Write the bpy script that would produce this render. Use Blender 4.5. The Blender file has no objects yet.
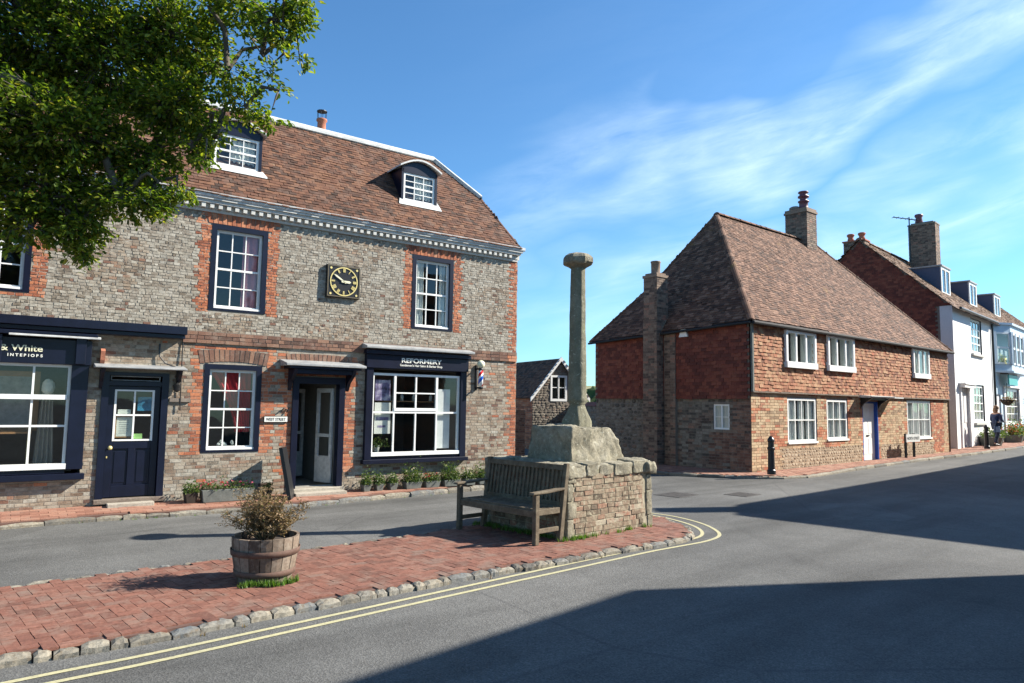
import bpy, bmesh, math, random
from math import radians as R, sin, cos, pi, sqrt, atan2, tan
from mathutils import Vector, Matrix, noise
random.seed(7)
rnd = random.random
def ru(a, b): return a + (b - a) * random.random()
SC = bpy.context.scene
COL = SC.collection

# ------------------------------------------------------------------ mesh builder
class MB:
    def __init__(s): s.v = []; s.f = []; s.mi = []; s.m = 0
    def quad(s, a, b, c, d):
        n = len(s.v); s.v += [tuple(a), tuple(b), tuple(c), tuple(d)]; s.f.append((n, n+1, n+2, n+3)); s.mi.append(s.m)
    def poly(s, pts):
        n = len(s.v); s.v += [tuple(p) for p in pts]; s.f.append(tuple(range(n, n+len(pts)))); s.mi.append(s.m)
    def hexa(s, p):
        """p: 8 points, bottom ring 0-3 (ccw from above), top ring 4-7"""
        n = len(s.v); s.v += [tuple(q) for q in p]
        for f in ((3,2,1,0),(4,5,6,7),(0,1,5,4),(1,2,6,5),(2,3,7,6),(3,0,4,7)):
            s.f.append(tuple(n+i for i in f)); s.mi.append(s.m)
    def box(s, x0, x1, y0, y1, z0, z1):
        if x1 < x0: x0, x1 = x1, x0
        if y1 < y0: y0, y1 = y1, y0
        if z1 < z0: z0, z1 = z1, z0
        s.hexa([(x0,y0,z0),(x1,y0,z0),(x1,y1,z0),(x0,y1,z0),(x0,y0,z1),(x1,y0,z1),(x1,y1,z1),(x0,y1,z1)])
    def obox(s, c, ax, ay, az):
        c = Vector(c); ax = Vector(ax); ay = Vector(ay); az = Vector(az)
        s.hexa([c-ax-ay-az, c+ax-ay-az, c+ax+ay-az, c-ax+ay-az, c-ax-ay+az, c+ax-ay+az, c+ax+ay+az, c-ax+ay+az])
    def prism(s, pts, d):
        """pts: planar loop of 3d points, extruded by vector d"""
        n = len(s.v); k = len(pts); d = Vector(d)
        s.v += [tuple(p) for p in pts] + [tuple(Vector(p)+d) for p in pts]
        s.f.append(tuple(range(n+k-1, n-1, -1))); s.f.append(tuple(range(n+k, n+2*k))); s.mi += [s.m]*2
        for i in range(k):
            j = (i+1) % k; s.f.append((n+i, n+j, n+k+j, n+k+i)); s.mi.append(s.m)
    def tube(s, pts, rad, seg=8, caps=True):
        pts = [Vector(p) for p in pts]; n0 = len(s.v); k = len(pts)
        if not hasattr(rad, '__len__'): rad = [rad]*k
        for i, p in enumerate(pts):
            t = (pts[min(i+1, k-1)] - pts[max(i-1, 0)]).normalized()
            up = Vector((0,0,1)) if abs(t.z) < .95 else Vector((1,0,0))
            a = t.cross(up).normalized(); b = t.cross(a)
            for j in range(seg):
                th = 2*pi*j/seg; s.v.append(tuple(p + (a*cos(th)+b*sin(th))*rad[i]))
        for i in range(k-1):
            for j in range(seg):
                j2 = (j+1) % seg; s.f.append((n0+i*seg+j, n0+i*seg+j2, n0+(i+1)*seg+j2, n0+(i+1)*seg+j)); s.mi.append(s.m)
        if caps:
            s.f.append(tuple(n0+j for j in range(seg-1, -1, -1))); s.f.append(tuple(n0+(k-1)*seg+j for j in range(seg))); s.mi += [s.m]*2
    def lathe(s, prof, c=(0,0,0), seg=24, ph=0):
        n0 = len(s.v); k = len(prof)
        for r, z in prof:
            for j in range(seg):
                th = 2*pi*j/seg+ph; s.v.append((c[0]+r*cos(th), c[1]+r*sin(th), c[2]+z))
        for i in range(k-1):
            for j in range(seg):
                j2 = (j+1) % seg; s.f.append((n0+i*seg+j, n0+i*seg+j2, n0+(i+1)*seg+j2, n0+(i+1)*seg+j)); s.mi.append(s.m)
        s.f.append(tuple(n0+j for j in range(seg-1, -1, -1))); s.f.append(tuple(n0+(k-1)*seg+j for j in range(seg))); s.mi += [s.m]*2
    def build(s, name, mat, parent=None, loc=None, rotz=None, smooth=False, bevel=0):
        me = bpy.data.meshes.new(name); me.from_pydata(s.v, [], s.f)
        mats = mat if isinstance(mat, (list, tuple)) else [mat]
        for m in mats: me.materials.append(m)
        if len(mats) > 1: me.polygons.foreach_set('material_index', s.mi)
        if smooth: me.polygons.foreach_set('use_smooth', [True]*len(s.f))
        me.update()
        o = bpy.data.objects.new(name, me); COL.objects.link(o)
        if parent: o.parent = parent
        if loc: o.location = loc
        if rotz is not None: o.rotation_euler = (0,0,rotz)
        if bevel:
            b = o.modifiers.new('bevel', 'BEVEL'); b.width = bevel; b.segments = 2; b.limit_method = 'ANGLE'
        return o

def tag(o, label=None, cat=None, group=None, kind=None):
    if label: o['label'] = label
    if cat: o['category'] = cat
    if group: o['group'] = group
    if kind: o['kind'] = kind
    return o
def thing(name, label, cat, loc=(0,0,0), rotz=0, group=None):
    o = bpy.data.objects.new(name, None); COL.objects.link(o); o.empty_display_size = .2
    o.location = loc; o.rotation_euler = (0,0,rotz)
    return tag(o, label, cat, group)
def copy_tree(o, parent=None, **kw):
    c = o.copy(); COL.objects.link(c)
    if parent: c.parent = parent
    for ch in list(o.children): copy_tree(ch, c)
    return c

# ------------------------------------------------------------------ materials
def nmat(name):
    m = bpy.data.materials.new(name); m.use_nodes = True; nt = m.node_tree; nt.nodes.clear()
    out = nt.nodes.new('ShaderNodeOutputMaterial'); b = nt.nodes.new('ShaderNodeBsdfPrincipled')
    nt.links.new(b.outputs[0], out.inputs[0]); return m, nt, b, out
def N(nt, t, **kw):
    n = nt.nodes.new('ShaderNode'+t)
    for k, v in kw.items():
        if k in n.inputs: n.inputs[k].default_value = v
        else: setattr(n, k, v)
    return n
def ramp(nt, stops, interp='LINEAR'):
    r = nt.nodes.new('ShaderNodeValToRGB'); r.color_ramp.interpolation = interp
    e = r.color_ramp.elements
    while len(e) > 1: e.remove(e[-1])
    e[0].position = stops[0][0]; e[0].color = (*stops[0][1], 1)
    for p, c in stops[1:]:
        x = e.new(p); x.color = (*c, 1)
    return r
def coord(nt, scale=1.0, kind='Object'):
    t = nt.nodes.new('ShaderNodeTexCoord'); m = nt.nodes.new('ShaderNodeMapping')
    m.inputs['Scale'].default_value = scale if hasattr(scale, '__len__') else (scale,)*3
    nt.links.new(t.outputs[kind], m.inputs[0]); return m.outputs[0]
def noi(nt, co, scale, detail=4, rough=.6, dist=0):
    n = nt.nodes.new('ShaderNodeTexNoise'); nt.links.new(co, n.inputs['Vector'])
    n.inputs['Scale'].default_value = scale; n.inputs['Detail'].default_value = detail; n.inputs['Roughness'].default_value = rough; n.inputs['Distortion'].default_value = dist
    return n.outputs['Fac']
def mixc(nt, fac, a, b, mode='MIX'):
    m = nt.nodes.new('ShaderNodeMix'); m.data_type = 'RGBA'; m.blend_type = mode
    for sock, v in ((m.inputs[0], fac), (m.inputs[6], a), (m.inputs[7], b)):
        if isinstance(v, bpy.types.NodeSocket): nt.links.new(v, sock)
        elif hasattr(v, '__len__'): sock.default_value = (*v, 1)
        else: sock.default_value = v
    return m.outputs[2]
def bump(nt, b, h, strength=.3, dist=.02):
    n = nt.nodes.new('ShaderNodeBump'); n.inputs['Strength'].default_value = strength; n.inputs['Distance'].default_value = dist
    nt.links.new(h, n.inputs['Height']); nt.links.new(n.outputs[0], b.inputs['Normal'])
def rampf(nt, fac, stops, interp='LINEAR'):
    r = ramp(nt, stops, interp); nt.links.new(fac, r.inputs[0]); return r.outputs[0]
def g3(v): return (v, v, v)

def island_mat(name, stops, rough=.9, nscale=3, dirt=(.35,.33,.3), dirt_amt=.4, fine=60, bstr=.5, patch=None):
    """bricks / tiles / stones modelled one by one: colour differs per piece, with weathering on top"""
    m, nt, b, out = nmat(name)
    g = nt.nodes.new('ShaderNodeNewGeometry'); co = coord(nt)
    n1 = noi(nt, co, nscale, 5, .65)
    # shift the per piece value with a broad noise so colours gather in patches
    ad = nt.nodes.new('ShaderNodeMath'); ad.operation = 'MULTIPLY_ADD'; nt.links.new(n1, ad.inputs[0]); ad.inputs[1].default_value = .9
    nt.links.new(g.outputs['Random Per Island'], ad.inputs[2])
    sb = nt.nodes.new('ShaderNodeMath'); sb.operation = 'SUBTRACT'; nt.links.new(ad.outputs[0], sb.inputs[0]); sb.inputs[1].default_value = .45; sb.use_clamp = True
    c = rampf(nt, sb.outputs[0], stops, 'LINEAR')
    f = noi(nt, co, fine, 6, .75)
    c = mixc(nt, .75, c, rampf(nt, f, [(.25, g3(.25)), (.5, g3(1)), (.8, g3(1.6))]), 'MULTIPLY')
    n2 = noi(nt, co, nscale*4, 6, .7)
    mk = rampf(nt, n2, [(.5, g3(0)), (.68, g3(dirt_amt))])
    c = mixc(nt, mk, c, dirt)
    if patch:
        n3 = noi(nt, co, patch[0], 4, .6); c = mixc(nt, rampf(nt, n3, [(patch[2], g3(0)), (patch[2]+.1, g3(patch[3]))]), c, patch[1])
    nt.links.new(c, b.inputs['Base Color']); b.inputs['Roughness'].default_value = rough
    bump(nt, b, f, bstr, .006)
    return m
def stone_mat(name, cols, scale=3, rough=.95, spots=None, fine=40, bstr=.8, bdist=.015):
    m, nt, b, out = nmat(name); co = coord(nt)
    a = noi(nt, co, scale, 8, .7, .3)
    k = len(cols); c = rampf(nt, a, [(.3+.4*i/(k-1), cols[i]) for i in range(k)])
    f = noi(nt, co, fine, 8, .8)
    c = mixc(nt, .6, c, rampf(nt, f, [(.3, g3(.45)), (.5, g3(1)), (.75, g3(1.4))]), 'MULTIPLY')
    if spots:
        for sc_, col, th, am in spots:
            n = noi(nt, co, sc_, 6, .7, .5); c = mixc(nt, rampf(nt, n, [(th, g3(0)), (th+.05, g3(am))]), c, col)
    nt.links.new(c, b.inputs['Base Color']); b.inputs['Roughness'].default_value = rough
    n5 = noi(nt, co, fine*.35, 10, .75); bump(nt, b, n5, bstr, bdist)
    return m
def plain(name, col, rough=.5, metal=0, var=.12, scale=12, spec=.5, bstr=.08, coat=0):
    m, nt, b, out = nmat(name); co = coord(nt); n = noi(nt, co, scale, 6, .65)
    lo = tuple(c*(1-var) for c in col); hi = tuple(min(1, c*(1+var)) for c in col)
    nt.links.new(rampf(nt, n, [(.3, lo), (.7, hi)]), b.inputs['Base Color'])
    b.inputs['Roughness'].default_value = rough; b.inputs['Metallic'].default_value = metal; b.inputs['Specular IOR Level'].default_value = spec
    if coat: b.inputs['Coat Weight'].default_value = coat
    if bstr: bump(nt, b, n, bstr, .01)
    return m
def glass_mat(name, tint=(.75,.8,.78), refl=1.0, wav=.02):
    m = bpy.data.materials.new(name); m.use_nodes = True; nt = m.node_tree; nt.nodes.clear()
    out = nt.nodes.new('ShaderNodeOutputMaterial'); mx = nt.nodes.new('ShaderNodeMixShader')
    t = nt.nodes.new('ShaderNodeBsdfTransparent'); t.inputs[0].default_value = (*tint, 1)
    gl = nt.nodes.new('ShaderNodeBsdfGlossy'); gl.inputs['Roughness'].default_value = .03; gl.inputs['Color'].default_value = (refl, refl, refl, 1)
    lw = nt.nodes.new('ShaderNodeLayerWeight'); lw.inputs[0].default_value = .5
    pw = N(nt, 'Math', operation='POWER'); nt.links.new(lw.outputs['Facing'], pw.inputs[0]); pw.inputs[1].default_value = 4
    fr = N(nt, 'Math', operation='MULTIPLY_ADD'); nt.links.new(pw.outputs[0], fr.inputs[0]); fr.inputs[1].default_value = .9; fr.inputs[2].default_value = .055
    co = coord(nt); nz = noi(nt, co, 2.5, 2, .5)
    bp = nt.nodes.new('ShaderNodeBump'); bp.inputs['Strength'].default_value = wav*6; bp.inputs['Distance'].default_value = .02
    nt.links.new(nz, bp.inputs['Height']); nt.links.new(bp.outputs[0], gl.inputs['Normal'])
    nt.links.new(fr.outputs[0], mx.inputs[0]); nt.links.new(t.outputs[0], mx.inputs[1]); nt.links.new(gl.outputs[0], mx.inputs[2]); nt.links.new(mx.outputs[0], out.inputs[0])
    return m
def leaf_mat(name, stops, trans=.35):
    m = bpy.data.materials.new(name); m.use_nodes = True; nt = m.node_tree; nt.nodes.clear()
    out = nt.nodes.new('ShaderNodeOutputMaterial'); b = nt.nodes.new('ShaderNodeBsdfPrincipled'); b.inputs['Roughness'].default_value = .5; b.inputs['Specular IOR Level'].default_value = .3
    g = nt.nodes.new('ShaderNodeNewGeometry'); c = rampf(nt, g.outputs['Random Per Island'], stops)
    nt.links.new(c, b.inputs['Base Color'])
    tr = nt.nodes.new('ShaderNodeBsdfTranslucent'); c2 = mixc(nt, 1, c, (1.5, 1.6, .5), 'MULTIPLY'); nt.links.new(c2, tr.inputs[0])
    mx = nt.nodes.new('ShaderNodeMixShader'); mx.inputs[0].default_value = trans
    nt.links.new(b.outputs[0], mx.inputs[1]); nt.links.new(tr.outputs[0], mx.inputs[2]); nt.links.new(mx.outputs[0], out.inputs[0])
    return m

M = {}
M['grey_brick'] = island_mat('weathered_grey_brick', [(0,(.14,.095,.065)),(.2,(.21,.155,.11)),(.5,(.27,.215,.155)),(.75,(.305,.255,.195)),(.92,(.33,.285,.22)),(1,(.26,.16,.105))], dirt=(.37,.335,.275), dirt_amt=.75, nscale=1.3, fine=17, bstr=1)
M['brown_brick'] = island_mat('sooty_brown_brick', [(0,(.07,.05,.04)),(.4,(.15,.10,.075)),(.8,(.23,.165,.12)),(1,(.26,.13,.09))], dirt=(.25,.22,.16), dirt_amt=.5, nscale=2, fine=30)
M['flint'] = island_mat('grey_flint', [(0,(.165,.135,.10)),(.25,(.245,.21,.165)),(.6,(.305,.275,.22)),(1,(.36,.335,.28))], dirt=(.40,.37,.31), dirt_amt=.8, nscale=2.4, bstr=1, fine=15)
M['red_brick'] = island_mat('orange_red_brick', [(0,(.20,.065,.034)),(.4,(.37,.118,.055)),(.75,(.45,.165,.075)),(1,(.45,.22,.13))], dirt=(.32,.23,.17), dirt_amt=.4, nscale=2, fine=40)
M['dark_red_brick'] = island_mat('dark_red_brick', [(0,(.09,.05,.036)),(.5,(.17,.085,.058)),(1,(.25,.14,.09))], dirt=(.3,.25,.2), dirt_amt=.4, nscale=2)
M['buff_brick'] = island_mat('buff_brick', [(0,(.22,.14,.08)),(.3,(.38,.26,.15)),(.65,(.48,.36,.22)),(.9,(.46,.29,.17)),(1,(.34,.15,.085))], dirt=(.45,.36,.24), dirt_amt=.6, nscale=1.3, fine=30)
M['rubble'] = island_mat('flint_rubble', [(0,(.07,.06,.05)),(.4,(.16,.135,.105)),(.8,(.25,.22,.175)),(1,(.19,.12,.085))], dirt=(.22,.19,.14), dirt_amt=.5, nscale=2, bstr=1)
M['mon_brick'] = island_mat('old_monument_brick', [(0,(.10,.075,.05)),(.3,(.19,.135,.09)),(.6,(.24,.19,.13)),(.85,(.22,.105,.065)),(1,(.31,.27,.20))], dirt=(.36,.33,.235), dirt_amt=.95, nscale=3.2, bstr=1, fine=22)
M['mortar'] = stone_mat('lime_mortar', [(.20,.175,.14),(.30,.27,.22),(.38,.35,.295)], 5, bdist=.004)
M['mortar_buff'] = stone_mat('buff_mortar', [(.24,.17,.11),(.36,.27,.18)], 5, bdist=.004)
M['mortar_dark'] = stone_mat('dark_mortar', [(.12,.1,.085),(.25,.21,.17)], 5, bdist=.004)
M['tile_L'] = island_mat('clay_peg_tile', [(0,(.040,.020,.012)),(.3,(.082,.034,.018)),(.65,(.118,.048,.025)),(1,(.16,.074,.038))], dirt=(.13,.09,.07), dirt_amt=.6, nscale=1.2, patch=(9,(.3,.27,.2),.66,.5))
M['tile_C'] = island_mat('old_brown_peg_tile', [(0,(.048,.022,.013)),(.3,(.098,.045,.026)),(.65,(.138,.065,.037)),(1,(.23,.125,.080))], dirt=(.125,.072,.036), dirt_amt=.5, nscale=1.5, patch=(1.2,(.24,.15,.04),.66,.6))
M['tile_R'] = island_mat('far_brown_tile', [(0,(.1,.06,.045)),(.5,(.2,.12,.08)),(1,(.3,.19,.12))], dirt=(.2,.15,.08), dirt_amt=.6, nscale=1.2)
M['hung_tile'] = island_mat('hung_clay_tile', [(0,(.14,.050,.026)),(.3,(.26,.095,.046)),(.6,(.33,.145,.072)),(.85,(.38,.22,.12)),(1,(.33,.095,.045))], dirt=(.32,.22,.12), dirt_amt=.5, nscale=1.2, fine=30)
M['hung_tile_red'] = island_mat('red_hung_tile', [(0,(.10,.026,.017)),(.5,(.17,.040,.024)),(1,(.23,.068,.038))], dirt=(.10,.04,.025), dirt_amt=.4, nscale=1.5)
M['felt'] = plain('roof_underlay', (.05,.035,.03), .95)
M['paver'] = island_mat('red_clay_paver', [(0,(.125,.052,.035)),(.25,(.165,.067,.045)),(.65,(.195,.080,.053)),(.9,(.215,.105,.074)),(1,(.16,.09,.068))], dirt=(.19,.125,.095), dirt_amt=.85, nscale=1.5, fine=24)
M['paver_pink'] = island_mat('pink_clay_paver', [(0,(.20,.088,.056)),(.5,(.28,.13,.086)),(1,(.31,.17,.115))], dirt=(.27,.18,.14), dirt_amt=.5, nscale=.8, fine=70)
M['joint'] = stone_mat('sand_joint', [(.085,.045,.034),(.14,.075,.056)], 6, bdist=.004)
M['kerb'] = island_mat('old_kerb_stone', [(0,(.09,.085,.075)),(.35,(.17,.155,.125)),(.7,(.25,.225,.175)),(1,(.11,.12,.125))], dirt=(.12,.09,.055), dirt_amt=.9, nscale=5, bstr=1, fine=35)
M['limestone'] = stone_mat('lichened_greensand', [(.10,.095,.065),(.19,.17,.12),(.27,.245,.18),(.34,.31,.24)], 3.5, spots=[(14,(.42,.41,.33),.58,.7),(7,(.22,.23,.12),.62,.6),(22,(.10,.10,.075),.64,.7)], bdist=.03)
M['shaft_stone'] = stone_mat('weathered_shaft_stone', [(.09,.09,.06),(.17,.16,.11),(.25,.235,.17)], 3.0, spots=[(18,(.45,.45,.36),.6,.7),(5,(.2,.22,.10),.6,.5),(25,(.10,.10,.075),.64,.6)], bdist=.02)
M['navy'] = plain('navy_gloss_paint', (.005,.007,.020), .35, var=.25, scale=5, spec=.35)
M['white'] = plain('white_gloss_paint', (.80,.80,.77), .45, var=.06, scale=8)
M['render_white'] = stone_mat('white_painted_render', [(.78,.78,.76),(.84,.84,.83)], 1.2, rough=.8, fine=25, bstr=.15, bdist=.005)
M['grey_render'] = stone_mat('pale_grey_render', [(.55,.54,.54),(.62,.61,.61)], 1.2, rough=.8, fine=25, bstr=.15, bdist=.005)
M['lead'] = stone_mat('lead_sheet', [(.20,.21,.22),(.28,.29,.29),(.35,.35,.34)], 3, rough=.6, fine=12, bstr=.15, bdist=.01)
M['lead_pale'] = stone_mat('pale_weathered_lead', [(.42,.43,.42),(.60,.61,.59)], 3, rough=.65, fine=12, bstr=.15, bdist=.01)
M['cornice'] = stone_mat('grey_cornice_paint', [(.42,.42,.39),(.54,.54,.50)], 3, rough=.8, fine=30, bstr=.2)
M['black'] = plain('black_iron_paint', (.012,.012,.013), .38, var=.3)
M['gold'] = plain('gold_leaf', (.75,.62,.25), .4, metal=.3, var=.2)
M['pale_gold'] = plain('pale_gold_letter', (.72,.70,.50), .5)
M['blue_door'] = plain('bright_blue_paint', (.015,.07,.33), .35)
M['wood_grey'] = stone_mat('weathered_teak', [(.060,.043,.026),(.115,.088,.056),(.185,.15,.10)], 9, rough=.85, fine=50, bstr=.6, bdist=.004)
M['terracotta'] = stone_mat('terracotta', [(.3,.11,.07),(.42,.17,.1)], 6, fine=30, bstr=.3)
M['interior'] = plain('dim_room_wall', (.13,.12,.105), .9)
M['room_pale'] = plain('pale_room_wall', (.3,.29,.26), .9)
M['curtain'] = plain('white_curtain_cloth', (.72,.73,.72), .9, var=.08)
M['curtain_red'] = plain('red_curtain_cloth', (.42,.015,.03), .85, var=.15)
M['curtain_pink'] = plain('pink_curtain_cloth', (.6,.25,.30), .85, var=.1)
M['glass'] = glass_mat('old_window_glass')
M['glass_shop'] = glass_mat('shop_window_glass', (.85,.88,.87), .9, .01)
M['soil'] = plain('potting_soil', (.035,.025,.018), .95)
M['bark'] = stone_mat('grey_brown_bark', [(.06,.05,.04),(.13,.11,.085)], 6, fine=30, bstr=1)
M['grass'] = leaf_mat('grass_blade', [(0,(.05,.11,.015)),(.6,(.10,.20,.03)),(1,(.18,.24,.06))], .3)
M['leaf'] = leaf_mat('oak_leaf', [(0,(.035,.072,.012)),(.35,(.085,.145,.020)),(.7,(.155,.215,.027)),(.92,(.26,.29,.04)),(1,(.40,.35,.06))], .45)
M['shrub'] = leaf_mat('shrub_leaf', [(0,(.03,.07,.02)),(.6,(.08,.13,.035)),(1,(.17,.2,.07))], .3)
M['dry_leaf'] = leaf_mat('dry_shrub_leaf', [(0,(.10,.075,.04)),(.5,(.21,.145,.075)),(1,(.33,.22,.125))], .2)
M['flower_pink'] = leaf_mat('pink_petal', [(0,(.55,.05,.16)),(1,(.7,.25,.35))], .3)
M['flower_red'] = leaf_mat('red_petal', [(0,(.4,.02,.02)),(1,(.6,.1,.08))], .3)
M['flower_white'] = leaf_mat('white_petal', [(0,(.6,.55,.5)),(1,(.75,.7,.65))], .3)

# ------------------------------------------------------------------ geometry generators (local x = along wall, -y = outward, z = up)
def wall_cells(mb, x0, x1, z0, z1, holes, y=0, rev=.14):
    xs = sorted(set([x0, x1] + [min(max(h[i], x0), x1) for h in holes for i in (0, 1)]))
    zs = sorted(set([z0, z1] + [min(max(h[i], z0), z1) for h in holes for i in (2, 3)]))
    def inh(x, z): return any(h[0] < x < h[1] and h[2] < z < h[3] for h in holes)
    for i in range(len(xs)-1):
        for j in range(len(zs)-1):
            a, b, c, d = xs[i], xs[i+1], zs[j], zs[j+1]
            if b-a < 1e-6 or d-c < 1e-6 or inh((a+b)/2, (c+d)/2): continue
            mb.quad((a,y,c),(b,y,c),(b,y,d),(a,y,d))
    for h in holes:
        a, b, c, d = h[:4]
        mb.quad((a,y,c),(a,y+rev,c),(a,y+rev,d),(a,y,d)); mb.quad((b,y+rev,c),(b,y,c),(b,y,d),(b,y+rev,d))
        mb.quad((a,y,d),(a,y+rev,d),(b,y+rev,d),(b,y,d)); mb.quad((a,y+rev,c),(a,y,c),(b,y,c),(b,y+rev,c))
def pip(x, y, poly):
    c = False; j = len(poly)-1
    for i in range(len(poly)):
        xi, yi = poly[i]; xj, yj = poly[j]
        if (yi > y) != (yj > y) and x < (xj-xi)*(y-yi)/(yj-yi)+xi: c = not c
        j = i
    return c
def brick_field(pick, x0, x1, z0, z1, holes, bw=.225, bh=.075, mo=.011, y=0, proud=.007, jit=.003, clip=None, half=True):
    """lay a wall of single bricks; pick(x, z, course) returns the MB that takes the brick (or None)"""
    row = 0; z = z0
    while z < z1-.02:
        zt = min(z+bh-mo, z1)
        x = x0 - (bw/2 if row % 2 else 0) - ru(0, .02)
        while x < x1:
            w = bw*(1 if not half or (row % 2 == 0) else ru(.92, 1.08))
            if half and row % 2 and rnd() < .5: w = bw*.5
            w *= ru(.96, 1.04)
            a, b = max(x, x0), min(x+w-mo, x1); x += w
            if b-a < .03: continue
            segs = [(a, b)]
            for h in holes:
                if h[2] < zt-.005 and h[3] > z+.005:
                    ns = []
                    for s, e in segs:
                        if e <= h[0] or s >= h[1]: ns.append((s, e)); continue
                        if h[0]-s > .03: ns.append((s, h[0]))
                        if e-h[1] > .03: ns.append((h[1], e))
                    segs = ns
            for s, e in segs:
                if clip and not clip((s+e)/2, (z+zt)/2): continue
                mb = pick((s+e)/2, (z+zt)/2, row)
                if mb is None: continue
                p = y-proud-ru(0, jit); j = lambda: ru(-jit, jit)
                A = (s+j(), p+j()*.5, z+j()); B = (e+j(), p+j()*.5, z+j()); C_ = (e+j(), p+j()*.5, zt+j()); D = (s+j(), p+j()*.5, zt+j())
                n = len(mb.v); k = y+.002
                mb.v += [A, B, C_, D, (s,k,z), (e,k,z), (e,k,zt), (s,k,zt)]
                for f in ((0,1,2,3),(4,5,1,0),(5,6,2,1),(6,7,3,2),(7,4,0,3)): mb.f.append(tuple(n+i for i in f)); mb.mi.append(mb.m)
        z += bh; row += 1
def rubble_field(mb, x0, x1, z0, z1, holes, size=.13, y=0, clip=None, proud=.012):
    z = z0
    while z < z1-.03:
        h = size*ru(.6, 1.05); x = x0+ru(-.1, 0)
        while x < x1:
            w = size*ru(.8, 2.0); a, b = max(x, x0), min(x+w-.015, x1); x += w
            if b-a < .04: continue
            zc = z+h/2+ru(-.012, .012); xc = (a+b)/2
            if any(q[0]-.02 < xc < q[1]+.02 and q[2]-.02 < zc < q[3]+.02 for q in holes): continue
            if clip and not clip(xc, zc): continue
            rx = (b-a)/2; rz = (h-.014)/2; n = len(mb.v); K = 8; p = y-proud-ru(0, .012)
            for k in range(K):
                th = 2*pi*(k+.5)/K; e = .72+.28*abs(cos(2*th)); q = ru(.86, 1.06)
                mb.v.append((xc+rx*1.18*cos(th)*q*(1/(e+.2)), y+.002, zc+rz*1.18*sin(th)*q*(1/(e+.2))))
            for k in range(K):
                v = mb.v[n+k]; mb.v.append((xc+(v[0]-xc)*.72, p, zc+(v[2]-zc)*.72))
            for k in range(K):
                k2 = (k+1) % K; mb.f.append((n+k, n+k2, n+K+k2, n+K+k)); mb.mi.append(mb.m)
            mb.f.append(tuple(n+K+k for k in range(K))); mb.mi.append(mb.m)
        z += h
def soldier_arch(mb, x0, x1, z, h=.2, rise=.04, y=0, bw=.075):
    n = max(3, int((x1-x0)/bw))
    for i in range(n):
        a = x0+(x1-x0)*i/n+.005; b = x0+(x1-x0)*(i+1)/n-.005; t = ((a+b)/2-x0)/(x1-x0)*2-1
        r = rise*(1-t*t); sp = t*.045; p = y-.010-ru(0, .004)
        mb.hexa([(a,p,z+r),(b,p,z+r),(b,y+.002,z+r),(a,y+.002,z+r),(a+sp,p,z+h+r*.6),(b+sp,p,z+h+r*.6),(b+sp,y+.002,z+h+r*.6),(a+sp,y+.002,z+h+r*.6)])
def tile_field(mb, O, A, S, poly, course=.10, width=.165, thick=.012, sag=None, base=None):
    O = Vector(O); A = Vector(A).normalized(); S = Vector(S).normalized(); Nn = A.cross(S).normalized()
    a0 = min(p[0] for p in poly); a1 = max(p[0] for p in poly); s0 = min(p[1] for p in poly); s1 = max(p[1] for p in poly)
    if Nn.z < -.01: Nn = -Nn
    def P(a, s, h): return O + A*a + S*s + Nn*(h+(sag(a, s) if sag else 0))
    row = 0; s = s0
    while s < s1:
        a = a0-(width/2 if row % 2 else 0)
        while a < a1:
            if pip(a+width/2, s+course*.5, poly):
                da = ru(-.006, .006); ds = ru(-.009, .009); h0 = thick*ru(1.5, 2.7); h1 = .002; w = width-.003
                tl = ru(-.003, .003)
                x0, x1 = a+da, a+da+w
                n = len(mb.v)
                mb.v += [tuple(P(x0, s+ds, h0+tl)), tuple(P(x1, s+ds, h0-tl)), tuple(P(x1, s+course*1.15, h1+thick)), tuple(P(x0, s+course*1.15, h1+thick)), tuple(P(x0, s+ds, h0-thick)), tuple(P(x1, s+ds, h0-thick)), tuple(P(x1, s+course*1.15, 0)), tuple(P(x0, s+course*1.15, 0))]
                for f in ((0,1,2,3),(4,5,1,0),(5,6,2,1),(7,4,0,3)): mb.f.append(tuple(n+i for i in f)); mb.mi.append(mb.m)
            a += width
        s += course; row += 1
    if base is not None:
        if sag is None: base.poly([P(p[0], p[1], -.004) for p in poly])
        else:
            K = 14
            for i in range(K):
                for j in range(K):
                    aa = a0+(a1-a0)*i/K; ab = a0+(a1-a0)*(i+1)/K; sa = s0+(s1-s0)*j/K; sb = s0+(s1-s0)*(j+1)/K
                    if pip((aa+ab)/2, (sa+sb)/2, poly): base.quad(P(aa,sa,-.004), P(ab,sa,-.004), P(ab,sb,-.004), P(aa,sb,-.004))
def ridge_line(mb, p, q, r=.09, seg=.28, sagf=None):
    p = Vector(p); q = Vector(q); L = (q-p).length; n = max(1, int(L/seg)); d = (q-p)/n
    t = d.normalized(); side = t.cross(Vector((0,0,1))).normalized(); up = side.cross(t)
    for i in range(n):
        a = p+d*i; b = p+d*(i+1.06); r0 = r*ru(.95, 1.1); r1 = r*ru(.88, 1)
        if sagf: a = a+Vector((0,0,sagf(i/n))); b = b+Vector((0,0,sagf((i+1)/n)))
        n0 = len(mb.v)
        for c, rr in ((a, r0), (b, r1)):
            for k in range(7):
                th = pi*k/6; mb.v.append(tuple(c+side*cos(th)*rr+up*(sin(th)*rr*.75-.03)))
        for k in range(6): mb.f.append((n0+k, n0+k+1, n0+8+k, n0+7+k)); mb.mi.append(mb.m)
        mb.f.append(tuple(n0+k for k in range(7))); mb.mi.append(mb.m)

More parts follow.
